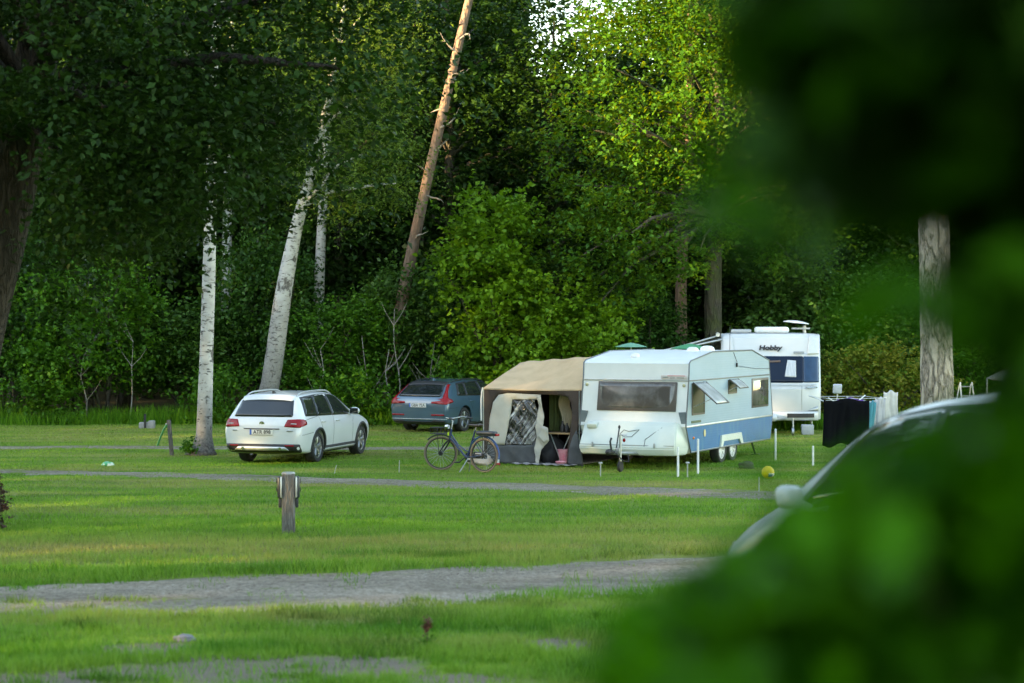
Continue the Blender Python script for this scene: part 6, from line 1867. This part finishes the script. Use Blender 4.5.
# ---- rotary clothes airer
q = at(847, 458)
dr = thing('clothes_airer', 'rotary clothes airer with thin white arms right of the modern caravan', 'clothes airer', (q.x, q.y, terrain(q.x, q.y)), R(10))
k = MB(); k.tube([(0, 0, 0), (0, 0, 1.34)], .025, 8); k.build('post', M_alu, dr)
arms = []
for i in range(4):
    a = R(45 + 90 * i); e = Vector((math.cos(a) * .92, math.sin(a) * .92, 1.34))
    arms.append(e)
    k = MB(); k.tube([(0, 0, 1.02), e * .5 + Vector((0, 0, .53)), e], .014, 6); k.build('arm', M_white, dr)
for f_ in (.95, .7, .45):
    k = MB(); pts = [Vector((e.x * f_, e.y * f_, 1.02 + (.32) * f_)) for e in arms]
    k.tube(pts + pts[:1], .005, 5, False); k.build('line', M_white, dr)
def hang(lab, x0, x1, y, z1, L, mat, seed, cat='clothes', name='hanging_cloth', arch=False):
    k = MB()
    def fn(u, v):
        xx = x0 + (x1 - x0) * u; zz = z1 - L * v * (1 + .10 * mnoise.noise(Vector((u * 3.5, seed, 0)))) - .03 * math.sin(u * 9) * (1 - v)
        return (xx + .02 * math.sin(v * 3 + seed), y + .05 * mnoise.noise(Vector((u * (x1 - x0) * 11, v * .8, seed))) * min(1, v * 2 + .2) + .014 * math.sin(u * (x1 - x0) * 21 + seed + 2 * v + 3 * mnoise.noise(Vector((u * 4, seed, v)))), zz)
    k.grid(fn, 28, 10, .012)
    o = k.build(name, mat, None, 180); o.location = dr.location; o.rotation_euler = dr.rotation_euler
    return tag(o, lab, cat, 'laundry on the clothes airer')
hang('large black cloth hanging at the front left of the clothes airer', -.76, .26, -.62, 1.30, .98, pmat('black_cloth', (.003, .0035, .005), .95, spec=.1), 1)
hang('teal cloth hanging between the black cloth and the grey towel', .27, .42, -.60, 1.26, .85, pmat('teal_cloth', (.04, .26, .33), .85), 2)
hang('light grey towel hanging right of the teal cloth', .44, .68, -.55, 1.33, .85, pmat('grey_towel', (.45, .45, .5), .9), 3)
hang('white shirt hanging at the right end of the clothes airer', .74, 1.06, -.30, 1.46, .80, pmat('white_shirt', (.55, .54, .53), .9), 4)
hang('purple cloth hanging on the inner line of the clothes airer', -.25, .35, -.1, 1.30, .24, pmat('purple_cloth', (.16, .08, .36), .9), 5)

# ---- satellite dish on a stand
q = at(837, 438)
ds = thing('satellite_dish', 'small square grey satellite dish on a stand before the hedge', 'satellite dish', (q.x, q.y, terrain(q.x, q.y)))
k = MB(); k.tube([(0, 0, 0), (0, 0, 1.15)], .02, 8); k.build('stand', M_steel, ds)
for a in (0.5, 2.6, 4.7):
    k = MB(); k.tube([(0, 0, .45), (.35 * math.cos(a), .35 * math.sin(a), 0)], .014, 6); k.build('leg', M_steel, ds)
k = MB(); k.box((0, -.04, 1.28), (.23, .05, .25), Matrix.Rotation(R(10), 4, 'X'), .03); k.build('dish', pmat('dish_grey', (.45, .48, .55), .4), ds, 50)

# ---- folding chair and party tent on the right
q = at(966, 433)
fc = thing('step_ladder', 'white folding step ladder standing right of the plated pine trunk', 'ladder', (q.x, q.y, terrain(q.x, q.y)), R(20))
for s in (1, -1):
    k = MB(); k.tube([(s * .26, -.30, 0), (s * .20, 0, 1.55)], .022, 6); k.build('rail', M_white, fc)
    k = MB(); k.tube([(s * .28, .42, 0), (s * .19, .04, 1.5)], .018, 6); k.build('leg', M_white, fc)
for zz in (.3, .58, .86, 1.14, 1.42):
    f_ = zz / 1.55
    k = MB(); k.box((0, -.30 * (1 - f_) - .03, zz), (.48 - .10 * f_, .10, .03), bevel=.006); k.build('tread', M_steel, fc)
fc.scale = (.9, .9, .88)
q = at(1050, 437)
gz = thing('party_tent', 'small grey pop-up tent with thin white poles at the right edge', 'tent', (q.x, q.y + 2, terrain(q.x, q.y)))
k = MB(); e_ = [(-.95, -.95, 1.45), (.95, -.95, 1.45), (.95, .95, 1.45), (-.95, .95, 1.45), (0, 0, 2.0)]
e2 = [(a, b, c - .03) for a, b, c in e_]
k.add(e_ + e2, [(0, 1, 4), (1, 2, 4), (2, 3, 4), (3, 0, 4), (6, 5, 9), (7, 6, 9), (8, 7, 9), (5, 8, 9), (0, 5, 6, 1), (1, 6, 7, 2), (2, 7, 8, 3), (3, 8, 5, 0)]); k.build('canopy', pmat('grey_tarp', (.36, .40, .36), .8, transl=.2), gz, False)
for a in (-1, 1):
    for b in (-1, 1):
        k = MB(); k.tube([(a * .93, b * .93, 0), (a * .93, b * .93, 1.45)], .018, 6); k.build('pole', M_white, gz)
k = MB(); k.tube([(.1 + .75 * math.cos(t), -.7, .85 + .45 * math.sin(t)) for t in np.linspace(PI, 0, 14)], .02, 6); k.build('hoop', M_white, gz)

# ---- green parasols behind the old caravan
def parasol(lab, px, py, d, r_, hh, mat):
    q = at(px, py, d)
    z0 = terrain(q.x, d)
    o = thing('parasol', lab, 'parasol', (q.x, d, z0), .3, 'green parasols behind the old caravan')
    zt = q.z - z0
    vs = [(0, 0, zt + hh)]; n = 8
    for ring, (rr, dz) in enumerate(((.35, .72), (.7, .36), (1.0, .0), (.985, -.07))):
        for i in range(n * 2):
            a = PI * i / n; sc = rr * (1 - (.04 if i % 2 else 0) * rr)
            vs.append((r_ * sc * math.cos(a), r_ * sc * math.sin(a), zt + hh * dz))
    fs = [(0, 1 + i, 1 + (i + 1) % 16) for i in range(16)]
    for r0 in range(3):
        for i in range(16):
            fs.append((1 + r0 * 16 + i, 1 + (r0 + 1) * 16 + i, 1 + (r0 + 1) * 16 + (i + 1) % 16, 1 + r0 * 16 + (i + 1) % 16))
    k = MB(); k.add(vs, fs); c_ = k.build('canopy', mat, o, 20)
    mdf = c_.modifiers.new('thick', 'SOLIDIFY'); mdf.thickness = .012
    k = MB(); k.tube([(0, 0, 0), (0, 0, zt + hh * .98)], .02, 8); k.build('pole', M_white, o)
    for i in range(8):
        a = PI * i / 4
        k = MB(); k.tube([(0, 0, zt + hh * .2), (r_ * .6 * math.cos(a), r_ * .6 * math.sin(a), zt + hh * .38)], .008, 5, False); k.build('rib', M_white, o)
    k = MB(); k.lathe([(.25, 0), (.25, .05), (.05, .10), (.03, .3), (.001, .3)], 16); k.build('base', M_black, o, 40)
parasol('pale mint green parasol showing above the roof of the old caravan', 631, 346.8, 52.0, .44, .11, pmat('mint_canopy', (.20, .48, .34), .8, transl=.3))
parasol('bright green parasol under the sloping canopy arms behind the old caravan', 690, 348.5, 51.0, .52, .13, pmat('green_canopy', (.06, .36, .18), .8, transl=.3))

# ---- weeds in the foreground grass
q = at(427, 648)
wd = thing('dock_plant', 'tall dock weed with a dark red seed head in the front grass', 'weed', (q.x, q.y, terrain(q.x, q.y)))
k = MB(); k.tube([(0, 0, 0), (.005, 0, .14), (-.005, 0, .26)], .006, 6); k.build('stem', pmat('weed_stem', (.10, .10, .03), .8), wd)
rg = np.random.default_rng(4); C = rg.normal(0, 1, (160, 3)) * np.array([.022, .022, .035]) + np.array([0, 0, .21])
link_mesh('seed_head', leaves_mesh('seed_head', C, .025, rg, .3, .8, rg.uniform(0, 1, 160)), leaf_mat('rust_seed', (.07, .012, .008), (.16, .035, .02), .1), wd, False)
C = rg.normal(0, 1, (40, 3)) * np.array([.05, .05, .03]) + np.array([0, 0, .06])
link_mesh('foliage', leaves_mesh('foliage', C, .06, rg, .3, .4, rg.uniform(0, 1, 40)), LF_hazel, wd, False)
# ================================================================ leaves close to the camera, added sun blocker out of view
def near_tree():
    rng = np.random.default_rng(77)
    root = thing('lime_tree', 'very close leafy tree, dark and out of focus, filling the upper right corner', 'tree', (2.6, 0.9, terrain(2.6, .9)))
    ox = Vector((2.6, .9, terrain(2.6, .9)))
    mb = MB()
    mb.tube([(0, 0, -.1), (.02, 0, 1.2), (-.05, .05, 2.6), (.1, 0, 4.5), (.2, 0, 6.5)], [.22, .17, .14, .10, .03], 12)
    def w2(px, py, d): return at(px, py, d) - ox
    for (px, py, d) in ((1000, 60, 2.0), (900, 150, 1.9), (800, 60, 1.9), (760, 190, 1.8)):
        e = w2(px, py, d)
        mb.tube([(-.05, .05, 1.9), Vector((-.05, .05, 2.0)).lerp(e, .5) + Vector((0, 0, .12)), e], [.03, .016, .004], 6, False)
    mb.build('trunk', BK_oak, root, 180)
    Cs = []; Ts = []
    tones = []
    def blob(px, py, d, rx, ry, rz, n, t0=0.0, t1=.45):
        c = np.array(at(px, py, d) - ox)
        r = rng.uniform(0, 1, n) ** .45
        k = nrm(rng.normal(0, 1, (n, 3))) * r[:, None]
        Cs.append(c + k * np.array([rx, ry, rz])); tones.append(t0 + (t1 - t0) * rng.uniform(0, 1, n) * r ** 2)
    # low boughs in front of the lens (right edge of the view); tone paints the fringe as lit and the inside as shaded
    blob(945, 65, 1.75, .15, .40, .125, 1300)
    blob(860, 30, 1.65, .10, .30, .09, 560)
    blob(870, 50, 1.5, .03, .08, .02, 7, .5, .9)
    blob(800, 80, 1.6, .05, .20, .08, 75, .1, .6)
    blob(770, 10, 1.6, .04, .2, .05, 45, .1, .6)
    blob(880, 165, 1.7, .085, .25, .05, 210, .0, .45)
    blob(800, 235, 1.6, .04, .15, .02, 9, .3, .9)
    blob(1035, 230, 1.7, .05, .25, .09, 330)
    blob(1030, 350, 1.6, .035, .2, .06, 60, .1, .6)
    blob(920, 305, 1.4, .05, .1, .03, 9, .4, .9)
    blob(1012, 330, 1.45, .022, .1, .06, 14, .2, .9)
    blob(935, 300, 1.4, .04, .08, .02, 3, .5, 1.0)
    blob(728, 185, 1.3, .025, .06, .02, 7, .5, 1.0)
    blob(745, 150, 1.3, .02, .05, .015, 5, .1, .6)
    C = np.concatenate(Cs)
    # unseen crown around the viewer, added to shade the leaves in view
    cr, T, tone, cc = crown_points(rng, [(.9, -.2, 4.6, 3.2, 3.2, 1.9), (1.2, -1.2, 3.0, 2.0, 2.0, 1.4)], 150, 7, 8, .5, .3, .3)
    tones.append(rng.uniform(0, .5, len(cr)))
    wz = cr + np.array(ox)
    keep = ~((wz[:, 1] > .15) & (np.abs(wz[:, 0] - .03) < .30 * np.maximum(wz[:, 1], 0) + .12) & (wz[:, 2] < 3.0 + .22 * np.maximum(wz[:, 1], 0) + .15) )
    keep &= ~((wz[:, 1] > -.5) & (wz[:, 1] < .6) & (np.abs(wz[:, 0]) < .5) & (wz[:, 2] < 3.5))
    cr = cr[keep]; tones[-1] = tones[-1][keep]
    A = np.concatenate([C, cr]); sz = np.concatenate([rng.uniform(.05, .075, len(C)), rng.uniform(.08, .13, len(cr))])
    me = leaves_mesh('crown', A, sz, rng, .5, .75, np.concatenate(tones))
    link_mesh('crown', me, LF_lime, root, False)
near_tree()

def near_shrub():
    rng = np.random.default_rng(78)
    base = Vector((.75, 1.9, terrain(.75, 1.9)))
    root = thing('lilac_shrub', 'bright green leafy shrub close to the camera, out of focus, filling the lower right corner', 'shrub', base)
    Cs = []; tips = []
    def blob(px, py, d, rx, ry, rz, n):
        c = at(px, py, d) - base
        k = nrm(rng.normal(0, 1, (n, 3))) * (rng.uniform(0, 1, n) ** .45)[:, None]
        Cs.append(np.array(c) + k * np.array([rx, ry, rz])); tips.append(c)
    blob(900, 640, 1.9, .16, .32, .10, 1100)
    blob(1000, 540, 1.9, .10, .32, .09, 620)
    blob(780, 640, 1.8, .10, .28, .06, 420)
    blob(690, 650, 1.7, .055, .22, .035, 150)
    blob(640, 672, 1.6, .035, .15, .022, 45)
    blob(830, 560, 1.7, .06, .2, .035, 60)
    blob(900, 500, 1.7, .07, .2, .03, 45)
    blob(985, 455, 1.75, .05, .2, .03, 60)
    blob(745, 585, 1.65, .03, .12, .02, 26)
    blob(760, 470, 1.45, .012, .04, .006, 3)
    blob(925, 470, 1.55, .06, .2, .02, 14)
    blob(1005, 430, 1.6, .04, .2, .03, 26)
    blob(850, 545, 1.55, .05, .15, .025, 18)
    blob(1000, 900, 2.0, .45, .55, .30, 1600)
    C = np.concatenate(Cs)
    mb = MB()
    for i, t in enumerate(tips[:8]):
        p0 = Vector((.06 * math.cos(i * 2.1), .06 * math.sin(i * 2.1), -.05))
        mb.tube([p0, p0.lerp(t, .5) + Vector((.03, 0, .05)), t], [.012, .008, .003], 6, False)
    mb.build('stem', BK_forest, root, 180)
    me = leaves_mesh('foliage', C, rng.uniform(.05, .08, len(C)), rng, .5, .7, rng.uniform(0, 1, len(C)))
    link_mesh('foliage', me, LF_lilac, root, False)
near_shrub()

# added unseen mass of leaves, placed to keep the low sun off the lawn
def belt():
    sdir = Vector((math.sin(R(-118)), math.cos(R(-118)), 0))
    ctr = Vector((0, 38, 0)) + sdir * 62
    a = math.atan2(-sdir.x, sdir.y)
    forest_mass('sun_blocker', 'added unseen mass of leaves shading the camp site from the low sun', -75, 75, -6, 6,
                lambda X: 21.6 + 3.0 * vnoise(X, X * 0, .22, 19) + 2.0 * vnoise(X, X * 0, .7, 29), 70000, 1.1, 99, LF_forest, (ctr.x, ctr.y, a), .86)
belt()
# ================================================================ light, sky, camera
SUN_AZ = R(-118)    # compass angle of the sun from +Y, negative is left
SUN_EL = R(12.0)
sd = Vector((math.sin(SUN_AZ) * math.cos(SUN_EL), math.cos(SUN_AZ) * math.cos(SUN_EL), math.sin(SUN_EL)))
w = bpy.data.worlds.new('World'); SC.world = w
w.use_nodes = True
nt = w.node_tree; nt.nodes.clear()
wo = nt.nodes.new('ShaderNodeOutputWorld'); bg = nt.nodes.new('ShaderNodeBackground')
sky = nt.nodes.new('ShaderNodeTexSky'); sky.sky_type = 'NISHITA'; sky.sun_disc = False
sky.sun_elevation = SUN_EL; sky.sun_rotation = SUN_AZ
sky.air_density = 1.0; sky.dust_density = 0.3; sky.ozone_density = 1.6; sky.altitude = 50
bg.inputs[1].default_value = 0.15
nt.links.new(sky.outputs[0], bg.inputs[0]); nt.links.new(bg.outputs[0], wo.inputs[0])

sl = bpy.data.lights.new('sun', 'SUN'); sl.energy = 4.5; sl.angle = R(0.6); sl.color = (1.0, 0.78, 0.48)
so = bpy.data.objects.new('sun', sl); COL.objects.link(so)
so.rotation_euler = (-sd).to_track_quat('-Z', 'Y').to_euler()
so.location = sd * 60

cam = bpy.data.cameras.new('camera'); co = bpy.data.objects.new('camera', cam); COL.objects.link(co)
cam.sensor_width = 36.0; cam.lens = F / 1024.0 * 36.0
cam.clip_start = 0.05; cam.clip_end = 3000
co.location = (0, 0, CAMZ); co.rotation_euler = (PI / 2 - TILT, 0, 0)
cam.dof.use_dof = True; cam.dof.focus_distance = 42.0; cam.dof.aperture_fstop = 1.8
SC.camera = co

SC.view_settings.view_transform = 'Standard'; SC.view_settings.look = 'None'
SC.view_settings.exposure = 3.1; SC.view_settings.gamma = 1.0
SC.view_settings.use_curve_mapping = False
SC.view_settings.use_white_balance = True      # camera set for open shade
SC.view_settings.white_balance_temperature = 8700
SC.view_settings.white_balance_tint = 10
SC.render.engine = 'CYCLES'
cy = SC.cycles
cy.max_bounces = 6; cy.diffuse_bounces = 3; cy.glossy_bounces = 3; cy.transmission_bounces = 4; cy.transparent_max_bounces = 8
cy.caustics_reflective = False; cy.caustics_refractive = False
cy.use_denoising = True
cy.use_adaptive_sampling = True; cy.adaptive_threshold = 0.02
SC.render.film_transparent = False
